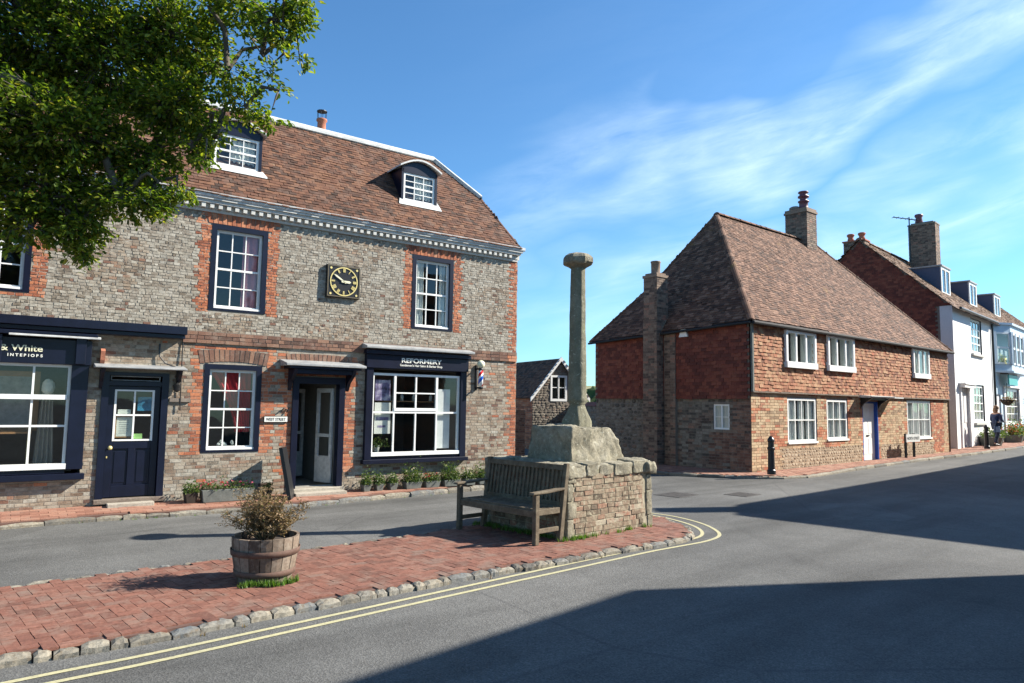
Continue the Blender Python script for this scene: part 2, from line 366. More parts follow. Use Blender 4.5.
def room(parent, x0, x1, z0, z1, d=1.6, y=.16, mat='interior', ex=.25):
    """the room behind an opening"""
    mb = MB(); a, b, c, e = x0-ex, x1+ex, z0-ex*.6, z1+ex*.6
    mb.quad((a,y+d,c),(b,y+d,c),(b,y+d,e),(a,y+d,e)); mb.quad((a,y,c),(a,y+d,c),(a,y+d,e),(a,y,e)); mb.quad((b,y,c),(b,y+d,c),(b,y+d,e),(b,y,e))
    mb.quad((a,y,c),(b,y,c),(b,y+d,c),(a,y+d,c)); mb.quad((a,y,e),(b,y,e),(b,y+d,e),(a,y+d,e))
    for q in ((a,x0,c,e),(x1,b,c,e),(x0,x1,c,z0),(x0,x1,z1,e)): mb.quad((q[0],y,q[2]),(q[1],y,q[2]),(q[1],y,q[3]),(q[0],y,q[3]))
    return mb.build('room_interior', M[mat], parent)
def curtain_mesh(x0, x1, z0, z1, y, folds=6, amp=.02, gather=None):
    mb = MB(); K = folds*6; J = 8
    for j in range(J+1):
        for i in range(K+1):
            t = i/K; zz = z0+(z1-z0)*j/J
            a, b = (x0, x1) if not gather else gather(j/J)
            mb.v.append((a+(b-a)*t, y+amp*sin(t*folds*2*pi)+ru(-.003,.003), zz))
    for j in range(J):
        for i in range(K):
            n = j*(K+1)+i; mb.f.append((n, n+1, n+K+2, n+K+1)); mb.mi.append(0)
    return mb
def sash_window(parent, x0, x1, z0, z1, cols, rows, y=.05, border=.09, bmat='navy', sill=True, bars=None, curt=None, proud=.012, meet=None, fr=.045, glass='glass', barw=.018, rm='interior', sillmat='white', name='window', label=None):
    """timber surround (part) with sash, pane, curtain as sub-parts"""
    mb = MB()
    if border > 0:
        mb.box(x0, x0+border, -proud, y+.06, z0, z1); mb.box(x1-border, x1, -proud, y+.06, z0, z1)
        mb.box(x0+border, x1-border, -proud, y+.06, z1-border, z1); mb.box(x0+border, x1-border, -proud, y+.06, z0, z0+border*.45)
    else:
        mb.box(x0, x0+.02, 0.0, y+.05, z0, z1); mb.box(x1-.02, x1, 0.0, y+.05, z0, z1); mb.box(x0+.02, x1-.02, 0.0, y+.05, z1-.02, z1)
    w = mb.build(name, M[bmat], parent)
    if label: w['label'] = label
    b = max(border, .02); a0, a1, c0, c1 = x0+b, x1-b, z0+(border*.45 if border > 0 else 0), z1-b
    s = MB()
    s.box(a0, a0+fr, y, y+.05, c0, c1); s.box(a1-fr, a1, y, y+.05, c0, c1); s.box(a0+fr, a1-fr, y, y+.05, c1-fr, c1); s.box(a0+fr, a1-fr, y, y+.05, c0, c0+fr*1.3)
    ix0, ix1, iz0, iz1 = a0+fr, a1-fr, c0+fr*1.3, c1-fr
    for i in range(1, cols):
        x = ix0+(ix1-ix0)*i/cols; s.box(x-barw/2, x+barw/2, y+.008, y+.04, iz0, iz1)
    for j in range(1, rows):
        z = iz0+(iz1-iz0)*j/rows; bw = barw*1.9 if (meet is not None and j == meet) else barw
        s.box(ix0, ix1, y+.004, y+.044, z-bw/2, z+bw/2)
    if sill: s.box(x0+b-.02, x1-b+.02, y-.05, y+.002, c0-.02, c0+.035)
    s.build('sash', M[sillmat], w)
    g = MB(); nj = rows
    for i in range(cols):
        for j in range(rows):
            xa, xb = ix0+(ix1-ix0)*i/cols, ix0+(ix1-ix0)*(i+1)/cols; za, zb = iz0+(iz1-iz0)*j/rows, iz0+(iz1-iz0)*(j+1)/rows
            tx, tz = ru(-.004, .004), ru(-.004, .004)
            g.quad((xa,y+.025+tx,za),(xb,y+.025-tx,za),(xb,y+.025-tx+tz,zb),(xa,y+.025+tx+tz,zb))
    g.build('pane', M[glass], w)
    if curt:
        for kind, u0, u1 in curt:
            xa, xb = ix0+(ix1-ix0)*u0, ix0+(ix1-ix0)*u1
            curtain_mesh(xa, xb, iz0-.02, iz1+.02, y+.075, max(2, int((xb-xa)/.09)), .014).build('curtain', M[kind], w, smooth=True)
    room(parent, x0+.01, x1-.01, z0+.01, z1-.01, mat=rm)
    return w
FONT = {}
def text_mesh(parent, s, x, z, size, mat, y=-.01, width=None, ext=.003, bold=0, name='lettering', align='LEFT', rot=(pi/2,0,0)):
    cu = bpy.data.curves.new('t', 'FONT'); cu.body = s; cu.size = size; cu.extrude = ext; cu.align_x = align; cu.offset = bold
    o = bpy.data.objects.new('t', cu); COL.objects.link(o); dg = bpy.context.evaluated_depsgraph_get()
    me = bpy.data.meshes.new_from_object(o.evaluated_get(dg)); bpy.data.objects.remove(o)
    me.materials.clear(); me.materials.append(M[mat])
    r = bpy.data.objects.new(name, me); COL.objects.link(r); r.parent = parent; r.location = (x, y, z); r.rotation_euler = rot
    xs = [v.co.x for v in me.vertices]
    if width and xs:
        k = width/(max(xs)-min(xs))
        for v in me.vertices: v.co.x *= k
    return r
def leaf_cloud(mb, pts, size, droop=.2, up=.4):
    for p in pts:
        p = Vector(p); l = size*ru(.7, 1.3); w = l*ru(.4, .6)
        d = Vector((ru(-1,1), ru(-1,1), ru(-.8,.6)-droop)).normalized()
        n = Vector((ru(-1,1), ru(-1,1), ru(-.3,1)+up)); s = d.cross(n).normalized(); n = s.cross(d)
        k = len(mb.v); fold = n*l*.12
        mb.v += [tuple(p), tuple(p+d*l*.45+s*w*.5+fold), tuple(p+d*l), tuple(p+d*l*.45-s*w*.5+fold)]
        mb.f += [(k, k+1, k+2), (k, k+2, k+3)]; mb.mi += [mb.m]*2
def blob(mb, c, r, sub=2, amp=.15, freq=2.0, flat=None):
    bm = bmesh.new(); bmesh.ops.create_icosphere(bm, subdivisions=sub, radius=1)
    n = len(mb.v)
    for v in bm.verts:
        q = v.co.copy(); k = 1+amp*noise.noise(q*freq+Vector(c)*3); mb.v.append((c[0]+q.x*r[0]*k, c[1]+q.y*r[1]*k, c[2]+q.z*r[2]*k))
    for f in bm.faces: mb.f.append(tuple(n+v.index for v in f.verts)); mb.mi.append(mb.m)
    bm.free()
def combine(name, parts, parent, **kw):
    """one part made of several surfaces: [(MB, material name), ...]"""
    out = MB(); mats = []
    for mb, mt in parts:
        if not mb.f: continue
        out.m = len(mats); mats.append(M[mt]); merge(out, mb)
    return out.build(name, mats, parent, **kw)
def flipside(mb):
    mb.v = [(v[1], v[0], v[2]) for v in mb.v]; mb.f = [tuple(reversed(f_)) for f_ in mb.f]; return mb
def rough_block(p8, cuts=6, amp=.02, freq=3.0, seed=0, rnd_edge=.04):
    """hewn block: subdivided hexahedron with softened edges and noise; returns MB"""
    bm = bmesh.new(); vs = [bm.verts.new(p) for p in p8]
    for f in ((3,2,1,0),(4,5,6,7),(0,1,5,4),(1,2,6,5),(2,3,7,6),(3,0,4,7)): bm.faces.new([vs[i] for i in f])
    bmesh.ops.bevel(bm, geom=list(bm.edges), offset=rnd_edge, segments=2, affect='EDGES', profile=.6)
    bmesh.ops.triangulate(bm, faces=bm.faces[:])
    for _ in range(cuts):
        es = [e for e in bm.edges if e.calc_length() > .06]
        if not es or len(bm.verts) > 12000: break
        bmesh.ops.subdivide_edges(bm, edges=es, cuts=1)
        bmesh.ops.triangulate(bm, faces=[f for f in bm.faces if len(f.verts) > 3])
    bm.normal_update(); off = Vector((seed*7.1, seed*3.3, seed))
    for v in bm.verts:
        q = v.co*freq+off
        d = amp*(noise.noise(q)+.5*noise.noise(q*2.3)+.35*noise.noise(q*6)+.2*noise.noise(q*14))
        v.co += v.normal*d
    mb = MB(); bm.verts.index_update()
    mb.v = [tuple(v.co) for v in bm.verts]; mb.f = [tuple(v.index for v in f.verts) for f in bm.faces]; mb.mi = [0]*len(mb.f)
    bm.free(); return mb
def merge(a, b):
    n = len(a.v); a.v += b.v; a.f += [tuple(i+n for i in f) for f in b.f]; a.mi += [a.m]*len(b.f)
# ------------------------------------------------------------------ camera, light, sky
PITCH = math.atan(63.5/700); ROLL = .015
f = Vector((0, cos(PITCH), sin(PITCH))); u0 = Vector((0, -sin(PITCH), cos(PITCH))); r0 = Vector((1,0,0))
rr = r0*cos(ROLL)+u0*sin(ROLL); uu = -r0*sin(ROLL)+u0*cos(ROLL)
cam = bpy.data.cameras.new('camera'); co_ = bpy.data.objects.new('camera', cam); COL.objects.link(co_)
co_.matrix_world = Matrix(((rr.x, uu.x, -f.x, 0), (rr.y, uu.y, -f.y, 0), (rr.z, uu.z, -f.z, 1.75), (0,0,0,1)))
cam.sensor_width = 36; cam.lens = 700/1024*36; cam.clip_end = 5000; cam.clip_start = .05
SC.camera = co_
EL = R(34.8); AZ = atan2(1.12, 5.57)
sd = Vector((cos(EL)*cos(AZ), cos(EL)*sin(AZ), sin(EL)))
sun = bpy.data.lights.new('sun', 'SUN'); sun.energy = 5.0; sun.angle = R(.5); sun.color = (1, .93, .82)
so = bpy.data.objects.new('sun', sun); COL.objects.link(so); so.rotation_euler = sd.to_track_quat('Z', 'Y').to_euler(); so.location = (20, 5, 30)
W = bpy.data.worlds.new('World'); SC.world = W; W.use_nodes = True; nt = W.node_tree; nt.nodes.clear()
out = nt.nodes.new('ShaderNodeOutputWorld'); bg = nt.nodes.new('ShaderNodeBackground'); sky = nt.nodes.new('ShaderNodeTexSky')
sky.sky_type = 'NISHITA'; sky.sun_disc = False; sky.sun_elevation = EL; sky.sun_rotation = pi/2-AZ; sky.altitude = 60; sky.air_density = 1.0; sky.dust_density = .2; sky.ozone_density = 2.5
bg.inputs[1].default_value = .064
tc = nt.nodes.new('ShaderNodeTexCoord')
# thin cirrus: noise over the direction projected on a high flat layer
sep = nt.nodes.new('ShaderNodeSeparateXYZ'); nt.links.new(tc.outputs['Generated'], sep.inputs[0])
mz = N(nt, 'Math', operation='MAXIMUM'); nt.links.new(sep.outputs[2], mz.inputs[0]); mz.inputs[1].default_value = .03
za = N(nt, 'Math', operation='ADD'); nt.links.new(mz.outputs[0], za.inputs[0]); za.inputs[1].default_value = .18
dx = N(nt, 'Math', operation='DIVIDE'); nt.links.new(sep.outputs[0], dx.inputs[0]); nt.links.new(za.outputs[0], dx.inputs[1])
dy = N(nt, 'Math', operation='DIVIDE'); nt.links.new(sep.outputs[1], dy.inputs[0]); nt.links.new(za.outputs[0], dy.inputs[1])
cb = nt.nodes.new('ShaderNodeCombineXYZ'); nt.links.new(dx.outputs[0], cb.inputs[0]); nt.links.new(dy.outputs[0], cb.inputs[1])
def cloudlayer(rot, scale, loc, ns, det, lo, hi, amt, dist=.6):
    mp = nt.nodes.new('ShaderNodeMapping'); mp.inputs['Rotation'].default_value = (0,0,rot); mp.inputs['Scale'].default_value = scale; mp.inputs['Location'].default_value = loc
    nt.links.new(cb.outputs[0], mp.inputs[0])
    n = noi(nt, mp.outputs[0], ns, det, .62, dist)
    return rampf(nt, n, [(lo, g3(0)), (hi, g3(amt))])
c1 = cloudlayer(R(-32), (.35, 1.6, 1), (2.1, .4, 0), 1.5, 9, .50, .80, .75)
c2 = cloudlayer(R(-24), (.4, 1.5, 1), (5.2, 1.7, 3), 1.1, 9, .40, .80, .62, .8)
# more cloud toward the right hand side and near the horizon
gx = N(nt, 'MapRange'); nt.links.new(sep.outputs[0], gx.inputs[0]); gx.inputs[1].default_value = -.15; gx.inputs[2].default_value = .3; gx.inputs[3].default_value = .05; gx.inputs[4].default_value = 1.0
# cirrus combed along slanting bands: azimuth and elevation as coordinates
az = N(nt, 'Math', operation='ARCTAN2'); nt.links.new(sep.outputs[0], az.inputs[0]); nt.links.new(sep.outputs[1], az.inputs[1])
ac = nt.nodes.new('ShaderNodeCombineXYZ'); nt.links.new(az.outputs[0], ac.inputs[0]); nt.links.new(sep.outputs[2], ac.inputs[1])
def wisps(rot, scale, loc, ns, lo, hi, amt, dist, det=10):
    mp = nt.nodes.new('ShaderNodeMapping'); mp.vector_type = 'TEXTURE'; mp.inputs['Rotation'].default_value = (0,0,rot); mp.inputs['Scale'].default_value = scale; mp.inputs['Location'].default_value = loc
    nt.links.new(ac.outputs[0], mp.inputs[0]); n = noi(nt, mp.outputs[0], ns, det, .64, dist); return rampf(nt, n, [(lo, g3(0)), (hi, g3(amt))])
w1 = wisps(R(7), (1, .24, 1), (.3, .2, 0), 3.2, .30, .74, .48, .5)
w2 = wisps(R(10), (1, .2, 1), (1.3, .7, 2), 6.0, .35, .80, .30, .6)
wm = wisps(R(12), (1, .4, 1), (.05, .06, 4), 1.9, .42, .62, 1.0, .2, 3)
def band(k, c0, half, amt):
    m_ = N(nt, 'Math', operation='MULTIPLY_ADD'); nt.links.new(az.outputs[0], m_.inputs[0]); m_.inputs[1].default_value = -k; nt.links.new(sep.outputs[2], m_.inputs[2])
    s_ = N(nt, 'Math', operation='SUBTRACT'); nt.links.new(m_.outputs[0], s_.inputs[0]); s_.inputs[1].default_value = c0
    wv_ = N(nt, 'Math', operation='MULTIPLY_ADD'); nt.links.new(wm, wv_.inputs[0]); wv_.inputs[1].default_value = .10; nt.links.new(s_.outputs[0], wv_.inputs[2])
    a_ = N(nt, 'Math', operation='ABSOLUTE'); nt.links.new(wv_.outputs[0], a_.inputs[0]); return rampf(nt, a_.outputs[0], [(0, g3(amt)), (half, g3(.06))])
bands = mixc(nt, 1.0, band(.27, .30, .085, 1.0), band(.22, .17, .07, .8), 'LIGHTEN')
cm = mixc(nt, 1.0, w1, w2, 'ADD')
cm = mixc(nt, 1.0, cm, bands, 'MULTIPLY')
cm = mixc(nt, 1.0, cm, gx.outputs[0], 'MULTIPLY')
skyc = mixc(nt, 1.0, sky.outputs[0], (.70, 1.12, 1.36), 'MULTIPLY')
hz = N(nt, 'MapRange'); nt.links.new(sep.outputs[2], hz.inputs[0]); hz.inputs[1].default_value = .0; hz.inputs[2].default_value = .5; hz.inputs[3].default_value = .0; hz.inputs[4].default_value = .0
fin = mixc(nt, cm, skyc, (9.0, 10.6, 11.5))
nt.links.new(fin, bg.inputs[0]); nt.links.new(bg.outputs[0], out.inputs[0])
SC.view_settings.view_transform = 'Standard'; SC.view_settings.look = 'None'; SC.view_settings.exposure = 1.25; SC.view_settings.gamma = 1
SC.render.engine = 'CYCLES'

# ------------------------------------------------------------------ ground
CX, CY, CUX, CUY = 6.3236, 18.5215, .78405, .62070
def gz(x, y):
    c = (x-CX)*CUX+(y-CY)*CUY
    return 0 if c < 0 else min(.012*c, .5)
def asphalt():
    m, nt, b, out = nmat('asphalt'); co = coord(nt)
    big = noi(nt, co, .22, 4, .55, .4); mid = noi(nt, co, 1.6, 6, .7, .3); fine = noi(nt, co, 90, 4, .8); agg = nt.nodes.new('ShaderNodeTexVoronoi'); nt.links.new(co, agg.inputs['Vector']); agg.inputs['Scale'].default_value = 85
    c = rampf(nt, big, [(.35, (.086,.086,.083)), (.5, (.110,.110,.105)), (.65, (.134,.133,.126))])
    c = mixc(nt, .5, c, rampf(nt, mid, [(.3, g3(.72)), (.5, g3(1)), (.7, g3(1.22))]), 'MULTIPLY')
    c = mixc(nt, .5, c, rampf(nt, agg.outputs['Color'], [(.1, g3(.45)), (.5, g3(.95)), (.95, g3(1.7))]), 'MULTIPLY')
    c = mixc(nt, .45, c, rampf(nt, fine, [(.3, g3(.5)), (.5, g3(1)), (.75, g3(1.6))]), 'MULTIPLY')
    # worn wheel tracks and resurfaced strips
    wv = coord(nt, (1,1,1)); rt = nt.nodes.new('ShaderNodeMapping'); rt.vector_type = 'TEXTURE'; rt.inputs['Rotation'].default_value = (0,0,R(40)); rt.inputs['Scale'].default_value = (8,.9,1); nt.links.new(co, rt.inputs[0]); t = noi(nt, rt.outputs[0], 1.0, 4, .6, .2)
    c = mixc(nt, .8, c, rampf(nt, t, [(.36, g3(.72)), (.5, g3(1)), (.66, g3(1.15))]), 'MULTIPLY')
    # oil spots, grit and old repairs
    sp_ = noi(nt, co, 3.3, 3, .5); c = mixc(nt, rampf(nt, sp_, [(.70, g3(0)), (.76, g3(.35))]), c, (.06,.06,.06))
    gr = noi(nt, co, 14, 6, .8); c = mixc(nt, rampf(nt, gr, [(.66, g3(0)), (.72, g3(.35))]), c, (.26,.25,.225))
    pv = nt.nodes.new('ShaderNodeTexVoronoi'); pv.distance = 'CHEBYCHEV'; pv.inputs['Scale'].default_value = .23; nt.links.new(rt.outputs[0] if False else co, pv.inputs['Vector'])
    sx_ = nt.nodes.new('ShaderNodeSeparateColor'); nt.links.new(pv.outputs['Color'], sx_.inputs[0])
    c = mixc(nt, .8, c, rampf(nt, sx_.outputs[0], [(0, g3(.88)), (.25, g3(1.0)), (.8, g3(1.12))], 'CONSTANT'), 'MULTIPLY')
    # tar lines
    vo = nt.nodes.new('ShaderNodeTexVoronoi'); vo.feature = 'DISTANCE_TO_EDGE'; vo.inputs['Scale'].default_value = .16
    ds = mixc(nt, .12, co, nt.nodes.new('ShaderNodeTexNoise').outputs['Color'])
    nt.links.new(ds, vo.inputs['Vector'])
    c = mixc(nt, rampf(nt, vo.outputs['Distance'], [(.0, g3(.4)), (.0035, g3(0))]), c, (.05,.05,.052))
    nt.links.new(c, b.inputs['Base Color']); b.inputs['Roughness'].default_value = .82; b.inputs['Specular IOR Level'].default_value = .25
    bump(nt, b, agg.outputs['Distance'], .5, .006)
    return m
M['asphalt'] = asphalt()
mb = MB(); xs = [-900,-300,-100,-40,-20,-10,0,5,10,15,20,25,30,40,60,100,300,900]; ys = [-300,-60,-20,0,5,10,15,20,25,30,35,40,50,70,120,300,900]
idx = {}
for i, x in enumerate(xs):
    for j, y in enumerate(ys): idx[i,j] = len(mb.v); mb.v.append((x, y, gz(x, y)))
for i in range(len(xs)-1):
    for j in range(len(ys)-1): mb.f.append((idx[i,j], idx[i+1,j], idx[i+1,j+1], idx[i,j+1])); mb.mi.append(0)
# road surface only around the streets; fields beyond
tag(mb.build('road', M['asphalt']), kind='structure')

def spline(pts, step=.12):
    out = []
    P = [Vector((*p, 0)) for p in pts]
    for i in range(len(P)-1):
        p0 = P[max(i-1,0)]; p1 = P[i]; p2 = P[i+1]; p3 = P[min(i+2, len(P)-1)]
        n = max(2, int((p2-p1).length/step))
        for k in range(n):
            t = k/n
            out.append(.5*((2*p1)+(p2-p0)*t+(2*p0-5*p1+4*p2-p3)*t*t+(3*p1-p0-3*p2+p3)*t**3))
    out.append(P[-1]); return [(v.x, v.y) for v in out]
def offset(line, d):
    out = []
    for i, p in enumerate(line):
        a = Vector(line[max(i-1,0)]); b = Vector(line[min(i+1, len(line)-1)]); t = (b-a).normalized()
        out.append((p[0]-t.y*d, p[1]+t.x*d))
    return out
def ribbon(mb, line, w, z):
    L = offset(line, w/2); Rr = offset(line, -w/2)
    for i in range(len(line)-1):
        mb.quad((*Rr[i], z+gz(*Rr[i])), (*Rr[i+1], z+gz(*Rr[i+1])), (*L[i+1], z+gz(*L[i+1])), (*L[i], z+gz(*L[i])))
def kerb(mb, line, w=.14, h=.11, lmin=.22, lmax=.5, rough=.012, side=1):
    """individual stones following a line; the line is the road edge, stones lie to its left (side=1)"""
    d = [0]
    for i in range(1, len(line)): d.append(d[-1]+(Vector(line[i])-Vector(line[i-1])).length)
    def at(s):
        s = min(max(s, 0), d[-1]-1e-4)
        for i in range(1, len(d)):
            if d[i] >= s:
                t = (s-d[i-1])/(d[i]-d[i-1]); a = Vector(line[i-1]); b = Vector(line[i]); return a.lerp(b, t), (b-a).normalized()
    s = 0
    while s < d[-1]-.05:
        l = ru(lmin, lmax); e = min(s+l-.012, d[-1]); (pa, ta), (pb, tb) = at(s), at(e)
        na = Vector((-ta.y, ta.x))*side; nb = Vector((-tb.y, tb.x))*side; wa = w*ru(.85, 1.15); hh = (h if not callable(h) else h(*pa.lerp(pb,.5)))+ru(-.008, .008); sh = ru(-.015, .015)
        K = 4; n = len(mb.v); z0 = -.05
        for k in range(K+1):
            t = k/K; p = pa.lerp(pb, t); nn = na.lerp(nb, t); g = gz(p.x, p.y); en = .016 if k in (0, K) else 0
            for (o_, z) in ((sh, z0), (sh+.004, hh*.55), (sh+.022, hh-.012-en), (sh+wa*.5, hh-en), (sh+wa, hh-.006-en), (sh+wa, z0)):
                q = p+nn*(o_+ru(-rough, rough)); mb.v.append((q.x, q.y, g+z+ru(-rough, rough)*.7))
        for k in range(K):
            for j in range(5):
                a = n+k*6+j; mb.f.append((a, a+6, a+7, a+1)); mb.mi.append(0)
        mb.f.append(tuple(n+j for j in range(6))); mb.f.append(tuple(n+K*6+j for j in range(5,-1,-1))); mb.mi += [0,0]
        s += l

def lz(x, y):
    v = (x-LX)*(-LUY)+(y-LY)*LUX
    return .075*min(max(v, -1.6), 0)
LX, LY, LUX, LUY = .1765, 15.508, .80913, .58762
HF = gz
def slab(name, poly, z, mat, zfun=True):
    bm = bmesh.new(); vs = [bm.verts.new((p[0], p[1], z+(HF(*p) if zfun else 0))) for p in poly]
    fc = bm.faces.new(vs)
    r = bmesh.ops.extrude_face_region(bm, geom=[fc])
    for v in [g for g in r['geom'] if isinstance(g, bmesh.types.BMVert)]: v.co.z -= .25
    bmesh.ops.triangulate(bm, faces=bm.faces[:]); bmesh.ops.recalc_face_normals(bm, faces=bm.faces[:])
    me = bpy.data.meshes.new(name); bm.to_mesh(me); bm.free(); me.materials.append(mat)
    o = bpy.data.objects.new(name, me); COL.objects.link(o); return o
def pavers(mb, poly, z, ang, L=.2, mode='herring', jit=.004, org=(0,0)):
    c, s = cos(ang), sin(ang)
    loc = [((p[0]-org[0])*c+(p[1]-org[1])*s, -(p[0]-org[0])*s+(p[1]-org[1])*c) for p in poly]
    a0 = min(p[0] for p in loc); a1 = max(p[0] for p in loc); b0 = min(p[1] for p in loc); b1 = max(p[1] for p in loc); Wd = L/2
    def put(xa, xb, ya, yb):
        xc, yc = (xa+xb)/2, (ya+yb)/2
        if not pip(xc, yc, loc): return
        g = .0022; hh = ru(-jit, jit); tx = ru(-jit, jit)*.6
        q = []
        for (x, y, dz) in ((xa+g,ya+g,tx),(xb-g,ya+g,-tx),(xb-g,yb-g,-tx),(xa+g,yb-g,tx)):
            x += ru(-.0015,.0015); y += ru(-.0015,.0015)
            wx, wy = org[0]+x*c-y*s, org[1]+x*s+y*c; q.append((wx, wy, z+HF(wx, wy)+hh+dz))
        n = len(mb.v); mb.v += q+[(p[0], p[1], p[2]-.02) for p in q]
        for f_ in ((0,1,2,3),(4,5,1,0),(5,6,2,1),(6,7,3,2),(7,4,0,3)): mb.f.append(tuple(n+i for i in f_)); mb.mi.append(0)
    if mode == 'herring':
        for i in range(int(a0/Wd)-2, int(a1/Wd)+3):
            for j in range(int(b0/Wd)-2, int(b1/Wd)+3):
                k = (i-j) % 4
                if k == 0: put(i*Wd, (i+2)*Wd, j*Wd, (j+1)*Wd)
                elif k == 3: put(i*Wd, (i+1)*Wd, j*Wd, (j+2)*Wd)
    else:
        for j in range(int(b0/Wd)-1, int(b1/Wd)+2):
            i = int(a0/L)-1
            while i*L < a1: put((i+.5*(j % 2))*L, (i+1+.5*(j % 2))*L, j*Wd, (j+1)*Wd); i += 1

# island with the market cross (road edge, anticlockwise: kerb stones lie to the left)
front = [(-9.5,-1.0),(-7.2,1.1),(-5.1,3.1),(-3.27,4.70),(-2.58,5.19),(-1.72,5.98),(-.48,7.08),(.45,7.80),(1.28,8.50),(1.9,8.95),(2.36,9.38),(2.56,9.85),(2.56,10.33),(2.42,10.95),(2.1,11.45),(1.6,11.75),(1.0,11.75),(.35,11.3),(-.2,10.7),(-.73,9.95),(-1.39,9.2),(-2.37,8.35),(-3.01,7.85),(-3.84,7.12),(-4.54,6.5),(-6.6,4.75),(-9.5,2.2),(-11.5,.5)]
isl = spline(front, .15)
inner = offset(isl, .10)
slab('island_bed', inner, .053, M['joint'], False)['kind'] = 'structure'
mb = MB(); pavers(mb, offset(isl, .12), .065, R(43), .19, 'herring', .002); tag(mb.build('brick_paving', M['paver']), kind='structure')
mb = MB(); kerb(mb, isl, .10, .062, .10, .28, .006); tag(mb.build('kerb_stones', M['kerb'], smooth=False), kind='structure')

# double yellow lines round the island
def yellow():
    m, nt, b, out = nmat('worn_yellow_paint'); co = coord(nt); n = noi(nt, co, 35, 6, .8); n2 = noi(nt, co, 2.5, 4, .6)
    c = rampf(nt, n, [(.30, (.17,.165,.14)), (.46, (.40,.37,.21)), (.7, (.50,.47,.29))])
    c = mixc(nt, rampf(nt, n2, [(.45, g3(0)), (.75, g3(.5))]), c, (.3,.29,.2)); nt.links.new(c, b.inputs['Base Color']); b.inputs['Roughness'].default_value = .8
    return m
M['yellow'] = yellow()
yi = spline([(-9.2,-1.5),(-5.0,2.75),(-3.08,4.48),(-2.48,4.99),(-1.65,5.76),(-.46,6.89),(.6,7.9),(1.62,8.83),(2.07,9.22),(2.51,9.62),(2.70,9.98),(2.75,10.44),(2.66,10.9),(2.40,11.45),(1.95,11.85)], .1)
yo = spline([(-9.1,-1.65),(-4.92,2.62),(-2.98,4.34),(-2.38,4.85),(-1.56,5.62),(-.40,6.72),(.68,7.72),(1.66,8.64),(2.12,9.02),(2.60,9.42),(2.90,9.85),(2.97,10.4),(2.88,10.98),(2.6,11.55),(2.1,12.0)], .1)
mb = MB(); ribbon(mb, yi, .05, .004); ribbon(mb, yo, .05, .004); tag(mb.build('yellow_line', M['yellow']), kind='structure')

# pavement in front of the shop terrace
def Lw(u, v=0): return (LX+LUX*u-LUY*v, LY+LUY*u+LUX*v)
def Lr(lst): return [Lw(*p) for p in lst]
fk = spline([(-18,-4.0),(-12,1.5+2.4),(-6.80,9.40),(-4.78,10.87),(-4.28,11.25),(-3.44,11.88),(-2.3,12.95),(-1.18,14.0),(-.2,14.9),(.5,15.7),(.75,16.8),(.2,18.6),(-.8,22),(-1.6,27)], .2)
fk = [p for p in fk]
wl = [Lw(.0,.3), Lw(-.1,0), Lw(-20,0)]
poly = offset(fk, .10)+[(-3,27),Lw(-.3,8),Lw(-.3,.2),Lw(-20,.2)]
HF = lz
slab('pavement', poly, .122, M['joint'])['kind'] = 'structure'
mb = MB(); pavers(mb, offset(fk, .13)+[(-3,27),Lw(-.1,8),Lw(-.1,0),Lw(-20,0)], .138, atan2(LUY, LUX), .22, 'bond', .003); tag(mb.build('brick_paving', M['paver_pink']), kind='structure')
mb = MB(); kerb(mb, fk, .10, lambda x, y: .128+lz(x, y), .25, .7, .007); tag(mb.build('kerb_stones', M['kerb']), kind='structure')

# pavement round the cottage
def Cw(u, v=0): return (CX+CUX*u-CUY*v, CY+CUY*u+CUX*v)
ck = spline([(45,50.5),(30.5,37.7),(23.56,31.6),(16.3,25.45),(14.1,23.75),(10.1,20.3),(8.35,18.65),(7.4,17.85),(6.5,17.55),(5.26,17.75),(3.9,18.4),(2.9,19.2),(2.45,20.5),(2.3,24),(2.2,30)], .25)
ck = list(reversed(ck))
poly = offset(ck, .1)+[(46.5,54),Cw(20,1.2),Cw(13,.3),Cw(0,.3),Cw(.3,0),Cw(.3,5),(2.8,30)]
poly2 = offset(ck, .1)+[(50,58),Cw(40,6),Cw(13.3,3),Cw(13,.3),Cw(.2,.2),Cw(.2,6),(2.9,30)]
def kside(): pass
kp = offset(ck, -.10)
HF = gz
slab('pavement', poly2, .07, M['joint'])['kind'] = 'structure'
pp = [p for p in offset(ck, .13)]
mb = MB(); pavers(mb, pp+[(46,56),Cw(36,5),Cw(13.2,4),Cw(13.1,-.02),Cw(0,-.02),Cw(-.02,5.5),(2.8,29)], .088, atan2(CUY, CUX), .22, 'bond', .003)
tag(mb.build('brick_paving', M['paver_pink']), kind='structure')
mb = MB(); kerb(mb, ck, .11, .09, .5, .95, .005); tag(mb.build('kerb_stones', M['kerb']), kind='structure')

# fields and hill beyond the village
def field():
    m, nt, b, out = nmat('meadow'); co = coord(nt); n = noi(nt, co, .02, 4, .6); n2 = noi(nt, co, .6, 6, .7)
    c = rampf(nt, n, [(.4, (.09,.12,.035)), (.5, (.16,.17,.06)), (.6, (.22,.20,.09))]); c = mixc(nt, .4, c, rampf(nt, n2, [(.3, g3(.6)), (.7, g3(1.4))]), 'MULTIPLY')
    nt.links.new(c, b.inputs['Base Color']); b.inputs['Roughness'].default_value = .95; return m
M['field'] = field()
mb = MB(); nx, ny = 60, 16
for j in range(ny+1):
    for i in range(nx+1):
        x = -260+i*10; y = 120+j*24; t = min(1, j/9); h = 11.5*t*t*(3-2*t)*(.8+.35*noise.noise(Vector((x*.006, y*.004, 0))))-.3
        mb.v.append((x, y, h))
for j in range(ny):
    for i in range(nx): a = j*(nx+1)+i; mb.f.append((a, a+1, a+nx+2, a+nx+1)); mb.mi.append(0)
tag(mb.build('hill', M['field'], smooth=True), kind='structure')
mb = MB()
